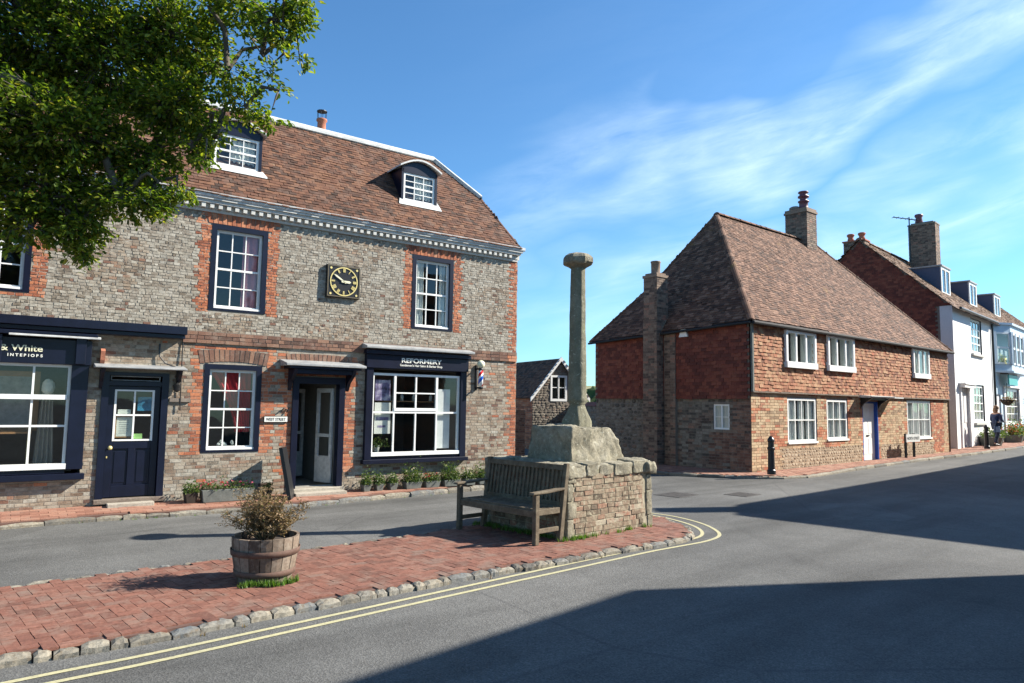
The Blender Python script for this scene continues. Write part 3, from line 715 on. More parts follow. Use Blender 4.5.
for i in range(46):
    x = -60+i*4.5+ru(-1,1); blob(mb, (x, 128+ru(-5,5), 1.6), (ru(3,4.5), 3, ru(2,3.6)), 3, .5, 2.5)
M['far_green'] = stone_mat('distant_foliage', [(.02,.045,.012),(.05,.085,.02),(.08,.11,.03)], 1.2, fine=4, bstr=1, bdist=.3)
tag(mb.build('woodland', M['far_green']), 'dark green belt of trees at the foot of the hill beyond the lane', 'woodland', kind='stuff')

# manhole covers in the road
def cover(x, y, w, l, rot, label):
    mb = MB(); mb.box(-w/2, w/2, -l/2, l/2, .001, .007)
    for i in range(7):
        for j in range(5): mb.box(-w/2+.05+i*(w-.1)/7, -w/2+.05+(i+.6)*(w-.1)/7, -l/2+.05+j*(l-.1)/5, -l/2+.05+(j+.6)*(l-.1)/5, .007, .010)
    tag(mb.build('manhole_cover', M['iron_rust'], loc=(x, y, gz(x, y)), rotz=rot), label, 'manhole cover', 'iron covers set in the road')
M['iron_rust'] = plain('worn_cast_iron', (.085,.08,.075), .6, metal=.3, var=.3)
cover(3.35, 14.3, .75, .6, .8, 'iron manhole cover in the road nearer the stone cross')
cover(4.75, 14.5, .65, .5, .8, 'iron manhole cover in the road nearer the tile hung cottage')
# ------------------------------------------------------------------ shop terrace (left)
LROT = atan2(LUY, LUX)
T = thing('shop_building', 'long grey brick and flint building with navy shopfronts, wall clock and clay tiled roof', 'building', (LX, LY, 0), LROT)
UL, UR = -13.5, -.1
HO = dict(win1=(-6.54,-5.60,3.27,4.75), win3=(-2.72,-1.76,3.25,4.75), win0=(-10.0,-9.02,3.29,4.75), gwin=(-6.54,-5.60,.89,2.36), bdoor=(-8.01,-7.07,.22,2.17), pdoor=(-5.05,-4.07,.22,2.2), shop2=(-3.65,-1.45,.62,2.7), shop1=(-10.8,-8.22,.55,2.85))
holes = list(HO.values()); BH = .0565
mb = MB(); wall_cells(mb, UL, UR, -.1, 4.95, holes, 0, .16)
# closed end and back walls
mb.quad((UR,0,-.1),(UR,6.4,-.1),(UR,6.4,4.95),(UR,0,4.95)); mb.quad((UL,6.4,-.1),(UL,0,-.1),(UL,0,4.95),(UL,6.4,4.95)); mb.quad((UR,6.4,-.1),(UL,6.4,-.1),(UL,6.4,4.95),(UR,6.4,4.95))
WALL = mb
grey, flint, red, dred = MB(), MB(), MB(), MB()
red_z = [(-6.54,-5.60,3.22,4.97), (-2.72,-1.76,3.22,4.97), (-10.0,-9.02,3.25,4.97), (-6.54,-5.60,.85,2.66), (-5.05,-4.07,.45,2.6)]
def pickL(x, z, row):
    t = .215 if (row//2) % 2 else .175
    if x > UR-.13-(.12 if row % 2 else 0): return red
    for a, b, c, d in red_z:
        if c < z < d and a-t < x < b+t: return red
    if 2.70 < z < 2.90 and x > -6.9: return dred
    if z > 2.9:
        n = noise.noise(Vector((x*.9, z*.9, 3)))
        if rnd() < .02: return dred
        return flint if (n > -.15 or rnd() < .35) else grey
    n = noise.noise(Vector((x*1.3, z*1.3, 9)))
    if rnd() < (.04 if n < .1 else .16) and z < 2.6: return dred
    if rnd() < .012: return red
    return grey if rnd() < .8 else flint
soldiers = [(-6.60,-5.54,4.755,.19,.0), (-2.78,-1.70,4.755,.19,.0), (-10.06,-8.96,4.755,.19,0), (-6.62,-5.52,2.36,.22,.055), (-5.15,-3.97,2.40,.20,.03)]
sh = holes+[(a,b,z-.02,z+h+r*.6) for a,b,z,h,r in soldiers]+[(-6.62,-5.52,2.3,2.5)]
brick_field(pickL, UL, UR, -.1, 2.70, sh, .17, BH, .009, 0, .0025, .003)
brick_field(pickL, -6.9, UR, 2.70, 2.90, sh, .225, .0665, .010, -.028, .006, .003)
brick_field(pickL, UL, -6.9, 2.70, 2.90, sh, .225, .0665, .010, 0, .006, .003)
brick_field(pickL, UL, UR, 2.90, 4.95, sh, .10, .048, .009, 0, .002, .006)
for a,b,z,h,r in soldiers: soldier_arch(red if z > 3 else dred, a, b, z, h, r)
mb = MB(); mb.box(-6.9, UR, -.028, .004, 2.70, 2.90); mb.box(-7.05,-6.74, -.04,.004, 1.72,1.78)
combine('wall', [(WALL,'mortar'),(mb,'mortar_dark'),(grey,'grey_brick'),(flint,'flint'),(red,'red_brick'),(dred,'dark_red_brick')], T)

# end wall bricks facing the lane
mb = MB(); brick_field(lambda x,z,r: mb, 0, 6.4, -.1, 4.95, [], .225, .074, .012)
mb.build('end_brickwork', M['grey_brick'], T, loc=(UR,0,0), rotz=pi/2)

# cornice with dentils, gutter
mb = MB(); x1 = -.10
mb.box(UL, x1-.02, -.035, 0, 4.93, 4.98); mb.box(UL, x1-.02, -.05, 0, 4.983, 5.06)
n = int((x1-.12-UL)/.135)
for i in range(n): a = UL+i*.135; mb.box(a, a+.065, -.118, -.052, 4.985, 5.055)
mb.box(UL, x1, -.132, 0, 5.063, 5.115); mb.box(UL, x1+.04, -.162, 0, 5.118, 5.15)
mb.box(x1-.0, x1+.05, 0, 6.4, 4.98, 5.11)
mb.build('dentil_cornice', M['cornice'], T)
mb = MB()
pf = [(-.165,5.153),(-.178,5.16),(-.186,5.18),(-.190,5.235),(-.18,5.235),(-.175,5.205),(-.15,5.175),(-.1,5.175)]
mb.prism([(UL,y,z) for y,z in pf], (x1+.08-UL,0,0)); mb.box(UL, x1+.04, -.15, .2, 5.153, 5.18)
mb.build('gutter', M['lead_pale'], T)

# roof: steep tiled front slope with broken hip, lead capped top
pt = R(53); S = (0, cos(pt), sin(pt)); EY = -.19; O = (0, EY, 5.19); LS = 2.70
tl, base = MB(), MB()
d1, d2 = (-6.62,-5.78), (-3.0,-2.14)
polyF = [(UL,0),(-.16,0),(-.62,1.58),(-1.48,LS),(UL,LS)]
def cut(poly): return poly
tile_field(tl, O, (1,0,0), S, polyF, .078, .13, .010, None, base)
yt, zt_ = O[1]+LS*cos(pt), O[2]+LS*sin(pt); yk, zk = O[1]+1.58*cos(pt), O[2]+1.58*sin(pt)
# hip end: lower steep and upper shallow faces
base.poly([(-.16,EY,5.19),(-.16,6.7,5.19),(-.62,6.1,zk),(-.62,yk,zk)]); base.poly([(-.62,yk,zk),(-.62,6.1,zk),(-1.48,5.0,zt_),(-1.48,yt,zt_)])
base.poly([(-.16,6.7,5.19),(UL,6.7,5.19),(UL,5,zt_),(-1.48,5,zt_),(-.62,6.1,zk)]); base.poly([(UL,6.7,5.19),(UL,EY,5.19),(UL,yt,zt_),(UL,5,zt_)])
base.poly([(UL,yt,zt_),(-1.48,yt,zt_),(-1.48,5,zt_),(UL,5,zt_)])
S2 = Vector((-.46,0,zk-5.19)); l2 = S2.length
tile_field(tl, (-.16,EY,5.19), (0,1,0), S2, [(0,0),(6.89,0),(6.29,l2),(yk-EY,l2)], .078, .13, .010)
combine('roof', [(base,'felt'),(tl,'tile_L')], T)
mb = MB()
mb.tube([(UL,yt+.02,zt_+.03),(-1.5,yt+.02,zt_+.03)], .085, 10)
mb.box(UL, -1.5, yt-.07, yt+.5, zt_-.01, zt_+.045)
mb.tube([(-1.5,yt+.02,zt_+.03),(-.62,yk,zk+.04)], [.075,.06], 10)
mb.prism([(-1.5,yt-.09,zt_+.0),(-.62,yk-.07,zk+.0),(-.56,yk+.1,zk+.02),(-1.42,yt+.3,zt_+.05)], (0,0,.035))
mb.build('lead_roll', M['lead_pale'], T)
mb = MB(); ridge_line(mb, (-.62,yk,zk+.03), (-.14,EY,5.22), .05, .2); mb.build('hip_tiles', M['tile_L'], T)
# chimney behind the top
mb = MB(); mb.lathe([(.10,0),(.115,.04),(.10,.08),(.095,.30),(.125,.33),(.12,.37),(.09,.38)], (-3.62,3.0,7.95), 16)
ch = MB(); ch.box(-3.95,-3.30,2.7,3.3,7.2,7.98); c_ = ch.build('chimney', M['grey_brick'], T); mb.build('chimney_pot', M['terracotta'], c_, smooth=True)
mb = MB()
for i in range(6):
    a = i*pi/3; mb.tube([(-3.62+.1*cos(a),3+.1*sin(a),8.3),(-3.62+.11*cos(a),3+.11*sin(a),8.5)], .006, 5)
mb.lathe([(.12,0),(.12,.015)], (-3.62,3,8.5), 12); mb.build('pot_guard', M['black'], c_)
mb = MB(); tile_field(mb, (-3.3,2.9,7.55), (1,0,0), (0,.5,.5), [(0,0),(1.15,0),(.55,.75),(0,.75)], .1, .165); 
mb.poly([(-3.3,2.9,7.54),(-2.1,2.9,7.54),(-2.6,3.5,8.1),(-3.3,3.5,8.1)]); mb.build('rear_roof', M['tile_C'], T)

# dormers
def dormer(x0, x1, zb, ztp, yf, curved):
    def roofy(z): return EY+(z-5.19)/tan(pt)
    D = MB(); w = .05
    D.box(x0, x0+w, yf-.02, yf+.05, zb, ztp); D.box(x1-w, x1, yf-.02, yf+.05, zb, ztp)
    K = 10; rise = .17; arc = [(x0+(x1-x0)*i/K, ztp+rise*sin(pi*i/K)) for i in range(K+1)]
    D.prism([(x0,yf-.02,ztp-.09)]+[(x1,yf-.02,ztp-.09)]+[(x,yf-.02,z) for x, z in reversed(arc)], (0,.07,0))
    for xx in (x0+.005, x1-.03): D.prism([(xx,yf+.05,zb),(xx,roofy(zb)+.1,zb),(xx,roofy(ztp)+.15,ztp),(xx,yf+.05,ztp)], (.025,0,0))
    d = D.build('dormer', M['navy'], T)
    Rf = MB(); n = len(Rf.v); ov = .07
    arc2 = [(x0-ov+(x1-x0+2*ov)*i/K, ztp+(rise+.01)*sin(pi*i/K)-.0) for i in range(K+1)]
    for i in range(K):
        (a, za), (b, zb2) = arc2[i], arc2[i+1]; yb = roofy(ztp+rise)+.25
        Rf.hexa([(a,yf-.10,za),(b,yf-.10,zb2),(b,yb,zb2),(a,yb,za),(a,yf-.10,za+.035),(b,yf-.10,zb2+.035),(b,yb,zb2+.035),(a,yb,za+.035)])
    Rf.build('dormer_roof', M['lead_pale'], d)
    A = MB(); y2 = roofy(zb-.09)
    A.prism([(x0-.07,y2-.03,zb-.08),(x1+.09,y2-.03,zb-.08),(x1+.03,yf-.03,zb+.03),(x0-.03,yf-.03,zb+.03)], (0,.02,.03))
    A.prism([(x1+.09,y2-.03,zb-.08),(x1+.09,y2+.05,zb-.05),(x1+.02,roofy(ztp)-.02,ztp-.05),(x1+.0,yf,zb+.03)], (0,.01,.02))
    A.build('lead_apron', M['lead_pale'], d)
    s = MB(); a0, a1, c0, c1 = x0+w, x1-w, zb+.02, ztp-.09; fr = .045
    s.box(a0, a0+fr, yf, yf+.04, c0, c1); s.box(a1-fr, a1, yf, yf+.04, c0, c1); s.box(a0+fr, a1-fr, yf, yf+.04, c1-fr, c1); s.box(a0+fr, a1-fr, yf, yf+.04, c0, c0+.06)
    ix0, ix1, iz0, iz1 = a0+fr, a1-fr, c0+.06, c1-fr
    for i in (1,2): x = ix0+(ix1-ix0)*i/3; s.box(x-.007, x+.007, yf+.006, yf+.034, iz0, iz1)
    for j in (1,2,3): z = iz0+(iz1-iz0)*j/4; h = .016 if j == 2 else .007; s.box(ix0, ix1, yf+.003, yf+.037, z-h, z+h)
    s.build('sash', M['white'], d)
    g = MB(); g.quad((ix0,yf+.02,iz0),(ix1,yf+.02,iz0),(ix1,yf+.02,iz1),(ix0,yf+.02,iz1)); g.build('pane', M['glass'], d)
    curtain_mesh(ix0+(ix1-ix0)*.38, ix1, iz0, iz1, yf+.09, 5, .015).build('curtain', M['curtain'], d, smooth=True)
    rm = MB(); rm.quad((x0+.03,yf+.3,zb),(x1-.03,yf+.3,zb),(x1-.03,yf+.3,ztp),(x0+.03,yf+.3,ztp)); rm.build('room_interior', M['interior'], d)
dormer(-2.86,-2.02,5.90,6.62,.34,1); dormer(-6.56,-5.69,5.85,6.56,.33,1)

# windows of the terrace
sash_window(T, *HO['win1'], 3, 4, meet=2, curt=[('curtain_pink', .62, 1.0)], border=.085)
sash_window(T, *HO['win3'], 3, 4, meet=2, curt=[('curtain', .0, .28), ('curtain', .8, 1)], border=.085)
sash_window(T, *HO['win0'], 3, 4, meet=2, curt=[('curtain', .0, .2)], border=.085)
w = sash_window(T, *HO['gwin'], 3, 4, meet=2, curt=None, border=.085, label='navy framed ground floor window with swept red curtain')
# swept red curtain, tied to the right
mb = curtain_mesh(0,1,1.22,2.24,.125,7,.014, gather=lambda t: (-5.98-.44*t**1.6, -5.74)); mb.build('curtain', M['curtain_red'], w, smooth=True)
mb = MB()
for i in range(10): blob(mb, (-6.12+ru(-.14,.14), .15+ru(-.02,.02), 1.0+ru(0,.07)), (.03,.03,.03), 1)
mb.build('ornament', M['curtain'], w)

# navy door with four panes
x0, x1, z0, z1 = HO['bdoor']
mb = MB(); mb.box(x0, x0+.10, -.03, .1, .16, z1); mb.box(x1-.10, x1, -.03, .1, .16, z1); mb.box(x0+.1, x1-.1, -.03, .1, z1-.05, z1); mb.box(x0+.1, x1-.1, -.01, .1, 1.96, 2.03)
F_ = mb.build('door_frame', M['navy'], T)
mb = MB(); mb.box(x0+.12, x1-.12, .03, .05, 2.04, 2.055); mb.box(x0+.12, x1-.12, .03, .05, 2.10, 2.115); mb.box(x0+.12,x0+.135,.03,.05,2.055,2.10); mb.box(x1-.135,x1-.12,.03,.05,2.055,2.10); mb.build('transom_light', M['lead'], F_)
mb = MB(); a, b = x0+.105, x1-.105; y = .04
mb.box(a, a+.1, y, y+.045, .24, 1.955); mb.box(b-.1, b, y, y+.045, .24, 1.955); mb.box(a+.1, b-.1, y, y+.045, .24, .42); mb.box(a+.1, b-.1, y, y+.045, .98, 1.10); mb.box(a+.1, b-.1, y, y+.045, 1.90, 1.955)
c = (a+b)/2; mb.box(c-.05, c+.05, y, y+.045, .42, .98)
for q0, q1 in ((a+.1, c-.05), (c+.05, b-.1)):
    mb.box(q0, q1, y+.02, y+.04, .42, .98); mb.box(q0+.03, q1-.03, y+.012, y+.03, .46, .94)
D_ = mb.build('door', M['navy'], T, bevel=.004)
mb = MB(); q0, q1 = a+.085, b-.085
for (p, q) in ((q0, q0+.03), (q1-.03, q1), (c-.012, c+.012)): mb.box(p, q, y-.006, y+.03, 1.10, 1.90)
for (p, q) in ((1.10,1.125), (1.875,1.90), (1.49,1.515)): mb.box(q0+.03, q1-.03, y-.008, y+.028, p, q)
mb.build('glazing_bars', M['white'], D_)
mb = MB(); mb.quad((q0,y+.02,1.1),(q1,y+.02,1.1),(q1,y+.02,1.9),(q0,y+.02,1.9)); mb.build('pane', M['glass'], D_)
mb = MB(); mb.lathe([(.018,0),(.012,.02),(.03,.045),(.032,.06),(.02,.075)], (0,0,0), 14); k = mb.build('knob', M['gold'], D_, loc=(a+.06, y, 1.0), smooth=True); k.rotation_euler = (pi/2,0,0)
mb = MB(); mb.box(a+.02, a+.035, y-.006, y, .84, .87); mb.build('keyhole', M['gold'], D_)
room(T, x0+.02, x1-.02, .25, 2.1, 1.2)
def sheet(name, x, z, w, h, mat, parent, y): 
    mb = MB(); mb.box(x, x+w, y, y+.004, z, z+h); return mb.build(name, M[mat], parent)
M['paper'] = plain('paper', (.72,.72,.66), .8); M['poster_blue'] = plain('blue_poster', (.03,.22,.38), .6, var=.5, scale=9); M['sticker_green'] = plain('green_sticker', (.35,.6,.2), .7); M['wood_frame'] = plain('oak_picture_frame', (.3,.16,.07), .5)
for nm, lb, cat, x, z, w, h, mt, bd in [('poster','blue poster behind the upper right pane of the navy door','poster',c+.05,1.57,.2,.22,'poster_blue',0),('framed_notice','cream notice in a wooden frame inside the navy door','notice',q0+.05,1.17,.22,.30,'paper',1),('paper_notice','small white paper taped above the framed notice on the navy door','notice',q0+.06,1.52,.18,.07,'paper',0),('sticker','small green sticker at the bottom of the navy door glass','sticker',c+.02,1.13,.12,.08,'sticker_green',0)]:
    t_ = thing(nm, lb, cat, (*Lw(0,0),0), LROT)
    sheet('sheet', x, z, w, h, mt, t_, y+.03)
    if bd:
        mb = MB()
        for q in ((x-.02,x,z-.02,z+h+.02),(x+w,x+w+.02,z-.02,z+h+.02),(x,x+w,z-.02,z),(x,x+w,z+h,z+h+.02)): mb.box(q[0],q[1],y+.026,y+.04,q[2],q[3])
        mb.build('frame', M['wood_frame'], t_)
        ln = MB()
        for i in range(7): ln.box(x+.04, x+w-.04-ru(0,.04), y+.0275, y+.03, z+.05+i*.033, z+.056+i*.033)
        ln.build('printed_lines', M['lead'], t_)
# door steps and hoods
M['step_stone'] = stone_mat('worn_step', [(.3,.27,.22),(.42,.38,.31)], 4); M['step_dark'] = stone_mat('wooden_sill', [(.13,.10,.08),(.22,.18,.14)], 4)
mb = MB(); mb.box(x0-.02, x1+.03, -.10, .06, .155, .225); mb.build('door_sill', M['step_dark'], T, bevel=.008)
mb = MB(); mb.box(-7.86, -7.22, -.26, -.10, .09, .175); mb.build('doorstep', M['step_stone'], T, bevel=.01)
mb = MB(); mb.prism([(-8.14,0,2.30),(-8.14,-.30,2.245),(-8.14,-.30,2.222),(-8.14,0,2.222)], (1.28,0,0)); mb.build('door_hood', M['lead'], T, bevel=.006)
mb = MB()
for xx in (-8.05,-6.97): mb.prism([(xx,-.002,2.21),(xx,-.28,2.21),(xx,-.24,2.15),(xx,-.07,2.02),(xx,-.002,1.9)], (.05,0,0))
mb.build('hood_bracket', M['navy'], T)
# shop doorway
x0, x1, z0, z1 = HO['pdoor']
mb = MB(); mb.box(x0, x0+.11, -.04, .14, .18, z1); mb.box(x1-.11, x1, -.04, .14, .18, z1); mb.box(x0+.11, x1-.11, -.04, .14, z1-.12, z1); F_ = mb.build('door_frame', M['navy'], T)
room(T, x0+.11, x1-.11, .24, 2.1, 2.4, .16, 'room_pale', .1)
DL = []
def leafdoor(m, px, py, ang, w=.42, h=1.75):
    d = Vector((cos(ang), sin(ang), 0)); n = Vector((-sin(ang), cos(ang), 0))*.02
    def bar(s0, s1, a, b): 
        p = Vector((px,py,0))+d*((s0+s1)/2)+Vector((0,0,(a+b)/2)); m.obox(p, d*(s1-s0)/2, n, (0,0,(b-a)/2))
    bar(0,.06,.26,.26+h); bar(w-.06,w,.26,.26+h); bar(.06,w-.06,.26,.75); bar(.06,w-.06,h+.18,h+.26); bar(.06,w-.06,1.1,1.16)
for a_ in ((x0+.12, .2, R(75)), (x1-.13, .2, R(112)), (x0+.45, 1.6, R(20))): mb = MB(); leafdoor(mb, *a_); mb.build('inner_door', M['lead_pale'], T)
mb = MB(); mb.box(x0-.02, x1+.02, -.12, .16, .14, .215); mb.build('door_sill', M['step_stone'], T, bevel=.01)
mb = MB(); mb.box(x0+.02, x1-.02, -.34, -.12, .1, .165); mb.build('doorstep', M['step_stone'], T, bevel=.01)
mb = MB(); mb.prism([(-5.30,.0,2.50),(-5.30,-.40,2.42),(-5.30,-.40,2.38),(-5.30,0,2.38)], (1.48,0,0)); mb.build('door_hood', M['lead'], T, bevel=.006)
mb = MB(); mb.box(-5.22,-3.9,-.36,.0,2.335,2.375); mb.box(-5.1,-4.02,-.3,.0,2.25,2.33)
for xx in (-5.14,-4.05): mb.prism([(xx,-.002,2.33),(xx,-.34,2.33),(xx,-.30,2.25),(xx,-.09,2.1),(xx,-.002,1.95)], (.06,0,0))
mb.build('hood_bracket', M['navy'], T)

# barber shopfront
def pan(g, a, b, c, d, y): g.quad((a,y,c),(b,y,c),(b,y,d),(a,y,d))
x0, x1, z0, z1 = HO['shop2']
mb = MB(); mb.box(x0-.02, x0+.12, -.09, .12, .68, 2.42); mb.box(x1-.12, x1+.02, -.09, .12, .68, 2.42); mb.box(x0-.06, x1+.06, -.14, .12, .60, .68); mb.box(x0+.12, x1-.12, -.05, .1, .683, .77)
mb.box(x0-.04, x1+.04, -.12, .10, 2.42, 2.68); mb.box(x0-.07, x1+.07, -.17, .1, 2.683, 2.76)
S_ = mb.build('shopfront', M['navy'], T, bevel=.006)
mb = MB(); mb.prism([(-3.76,.0,2.89),(-3.76,-.25,2.83),(-3.76,-.25,2.785),(-3.76,0,2.785)], (2.42,0,0)); mb.build('lead_canopy', M['lead'], S_, bevel=.008)
s = MB(); a0, a1, c0, c1 = x0+.12, x1-.12, .77, 2.33; ys = -.03
s.box(a0, a0+.045, ys, ys+.05, c0, c1); s.box(a1-.045, a1, ys, ys+.05, c0, c1); s.box(a0+.045, a1-.045, ys, ys+.05, c1-.045, c1); s.box(a0-.01, a1+.01, ys-.05, ys+.05, c0-.03, c0+.04)
vb = [-3.05,-2.575,-2.10]
for x in vb: s.box(x-.015, x+.015, ys+.005, ys+.045, c0+.04, c1-.045)
s.box(a0+.045, a1-.045, ys+.003, ys+.047, 1.555, 1.59)
s.box(-3.05, -2.10, ys-.006, ys+.05, 1.60, 1.66); s.box(-3.03, -2.12, ys+.0, ys+.04, 1.94, 1.965)
s.box(-3.065,-3.02, ys-.008,ys+.046,1.66,2.28); s.box(-2.13,-2.085, ys-.008,ys+.046,1.66,2.28)
s.build('sash', M['white'], S_)
g = MB(); cs = [a0+.045]+vb+[a1-.045]
for i in range(4):
    for p, q in ((c0+.04,1.57),(1.57,c1-.045)): pan(g, cs[i], cs[i+1], p, q, ys+.025+ru(-.003,.003))
g.build('pane', M['glass_shop'], S_)
room(T, x0+.1, x1-.1, .7, 2.4, 2.6, .14, 'interior', .15)
text_mesh(S_, 'REFORMERY', -2.97, 2.545, .125, 'paper', -.122, .90, bold=.003)
text_mesh(S_, "Gentlemen's Hair Salon & Barber Shop", -3.0, 2.475, .06, 'paper', -.122, .95, bold=.001)
# left shopfront
x0, x1 = -10.8, -8.22
mb = MB(); mb.box(x1-.20, x1+.02, -.09, .12, .70, 2.25); mb.box(-11.3, x1+.05, -.13, .12, .55, .64); mb.box(-11.3, x1-.2, -.06, .1, .643, .74); mb.box(-11.3, x0+.2, -.09, .12, .64, 2.25)
mb.box(-11.3, x1+.04, -.11, .1, 2.25, 2.62); mb.box(-11.4, x1+.10, -.20, .1, 2.66, 2.72)
mb.box(-13, -6.88, -.24, .02, 2.80, 2.93); mb.box(-13, -6.9, -.20, .02, 2.735, 2.795)
for xx in (x1-.17, -9.42): mb.box(xx, xx+.13, -.17, -.09, 2.26, 2.65)
S1 = mb.build('shopfront', M['navy'], T, bevel=.006)
mb = MB(); mb.prism([(-9.22,-.11,2.70),(-9.22,-.22,2.665),(-9.22,-.22,2.645),(-9.22,-.11,2.645)], (1.14,0,0)); mb.build('lead_drip', M['lead_pale'], S1)
mb = MB(); mb.prism([(-8.06,-.0,2.52),(-8.06,-.07,2.52),(-8.06,-.12,2.48),(-8.06,-.09,2.34),(-8.06,-.03,2.26),(-8.06,0,2.28)], (.06,0,0)); mb.build('corbel', M['terracotta'], S1)
s = MB(); a0, a1, c0, c1 = -10.6, -8.42, .74, 2.25; ys = -.03
s.box(a1-.04, a1, ys, ys+.05, c0, c1); s.box(a0, a0+.04, ys, ys+.05, c0, c1); s.box(a0+.04, a1-.04, ys, ys+.05, c1-.04, c1); s.box(a0-.01, a1+.01, ys-.06, ys+.05, c0-.03, c0+.05)
for x in (-8.885,-9.315,-9.745,-10.175): s.box(x-.014, x+.014, ys+.005, ys+.045, c0+.05, c1-.04)
s.box(a0+.04, a1-.04, ys+.003, ys+.047, 1.325, 1.355); s.box(a0+.04, a1-.04, ys-.03, ys+.05, 1.73, 1.80)
s.build('sash', M['white'], S1)
g = MB(); cs = [a1-.04,-8.885,-9.315,-9.745,-10.175,a0+.04]
for i in range(5):
    for p, q in ((c0+.05,1.34),(1.34,1.76),(1.76,c1-.04)): pan(g, cs[i+1], cs[i], p, q, ys+.025+ru(-.003,.003))
g.build('pane', M['glass_shop'], S1)
room(T, a0, a1, .72, 2.27, 2.4, .14, 'interior', .1)
text_mesh(S1, 't & White', -9.40, 2.425, .125, 'pale_gold', -.113, .60, bold=.002)
text_mesh(S1, 'I N T E R I O R S', -9.22, 2.345, .055, 'paper', -.113, .42, bold=.002)

# ---- things on and in front of the terrace
def LT(name, label, cat, u, v, z=0, group=None, rot=0): return thing(name, label, cat, (*Lw(u, v), z), LROT+rot, group)
M['dull_brass'] = plain('dull_brass', (.075,.06,.03), .6)
t_ = LT('wall_clock', 'square black wall clock with gold numerals between the upper windows', 'clock', -4.19, 0, 4.005)
mb = MB(); mb.box(-.33,.33,-.07,.0,-.305,.305); mb.build('case', M['black'], t_, bevel=.008)
mb = MB()
for q in ((-.32,.32,-.295,-.275),(-.32,.32,.275,.295)): mb.box(q[0],q[1],-.078,-.071,q[2],q[3])
for q in ((-.32,-.30),(.30,.32)): mb.box(q[0],q[1],-.078,-.071,-.275,.275)
mb.build('border', M['dull_brass'], t_); mb = MB()
for sx in (-1,1):
    for sz in (-1,1):
        mb.lathe([(.022,0),(.022,.004)], (0,0,0), 8); 
        for k in range(len(mb.v)-16, len(mb.v)): v = mb.v[k]; mb.v[k] = (v[0]+sx*.255, -.073-v[2], v[1]+sz*.24)
def ring(mb, r0, r1, y, K=48, dy=.006):
    for i in range(K):
        a, b = 2*pi*i/K, 2*pi*(i+1)/K
        mb.hexa([(r0*cos(a),y,r0*sin(a)),(r1*cos(a),y,r1*sin(a)),(r1*cos(a),y+dy,r1*sin(a)),(r0*cos(a),y+dy,r0*sin(a)),(r0*cos(b),y,r0*sin(b)),(r1*cos(b),y,r1*sin(b)),(r1*cos(b),y+dy,r1*sin(b)),(r0*cos(b),y+dy,r0*sin(b))])
ring(mb, .253, .272, -.082)
mb.build('gilt_ring', M['gold'], t_)
mb = MB(); nums = ['XII','I','II','III','IIII','V','VI','VII','VIII','IX','X','XI']
for k, s_ in enumerate(nums):
    a = pi/2-k*pi/6; rad = Vector((cos(a),0,sin(a))); tan_ = Vector((sin(a),0,-cos(a))); ns = len(s_); w_ = .017
    for i in range(ns): 
        p = rad*.212+tan_*((i-(ns-1)/2)*w_)+Vector((0,-.078,0)); mb.obox(p, tan_*.0055, (0,.003,0), rad*.034)
mb.build('numerals', M['gold'], t_)
mb = MB()
def hand(a, l, w):
    d = Vector((sin(a),0,cos(a))); n = Vector((cos(a),0,-sin(a)))*w; y = Vector((0,-.09,0)); mb.prism([tuple(y-d*.05-n), tuple(y+d*l*.75-n*1.3), tuple(y+d*l), tuple(y+d*l*.75+n*1.3), tuple(y-d*.05+n)], (0,.006,0))
hand(R(-58), .24, .012); hand(R(92), .14, .018); mb.build('hands', M['pale_gold'], t_)

t_ = LT('barber_pole', 'striped barber pole with gold globe on an iron wall bracket', 'barber pole', -1.16, -.02, 2.30)
mb = MB(); mb.box(-.02,.02,-.03,.02,-.25,.28); mb.tube([(0,-.02,.2),(0,-.17,.2)], .018, 8); mb.tube([(0,-.02,-.2),(0,-.17,-.2)], .018, 8); mb.lathe([(.05,0),(.06,.03),(.05,.06)], (0,-.18,.15), 14); mb.lathe([(.03,0),(.06,.03),(.055,.06)], (0,-.18,-.24), 14)
mb.build('bracket', M['black'], t_)
def stripes():
    m, nt, b, out = nmat('barber_stripes'); tc = nt.nodes.new('ShaderNodeTexCoord'); sp = nt.nodes.new('ShaderNodeSeparateXYZ'); nt.links.new(tc.outputs['Object'], sp.inputs[0])
    at = N(nt, 'Math', operation='ARCTAN2'); nt.links.new(sp.outputs[1], at.inputs[0]); nt.links.new(sp.outputs[0], at.inputs[1])
    m1 = N(nt, 'Math', operation='MULTIPLY'); nt.links.new(at.outputs[0], m1.inputs[0]); m1.inputs[1].default_value = 1/(2*pi)
    m2 = N(nt, 'Math', operation='MULTIPLY_ADD'); nt.links.new(sp.outputs[2], m2.inputs[0]); m2.inputs[1].default_value = -3.2; nt.links.new(m1.outputs[0], m2.inputs[2])
    fr = N(nt, 'Math', operation='FRACT'); nt.links.new(m2.outputs[0], fr.inputs[0])
    nt.links.new(rampf(nt, fr.outputs[0], [(0,(.8,.8,.8)),(.22,(.55,.02,.02)),(.47,(.8,.8,.8)),(.62,(.01,.1,.5)),(.9,(.8,.8,.8))], 'CONSTANT'), b.inputs['Base Color']); b.inputs['Roughness'].default_value = .2; return m
M['stripes'] = stripes()
mb = MB(); mb.lathe([(.052,0),(.052,.33)], (0,0,-.17), 20); mb.build('striped_cylinder', M['stripes'], t_, loc=(0,-.18,0), smooth=True)
mb = MB(); blob(mb, (0,-.18,.29), (.085,.085,.085), 3, 0); mb.build('globe', M['pale_gold'], t_, smooth=True)

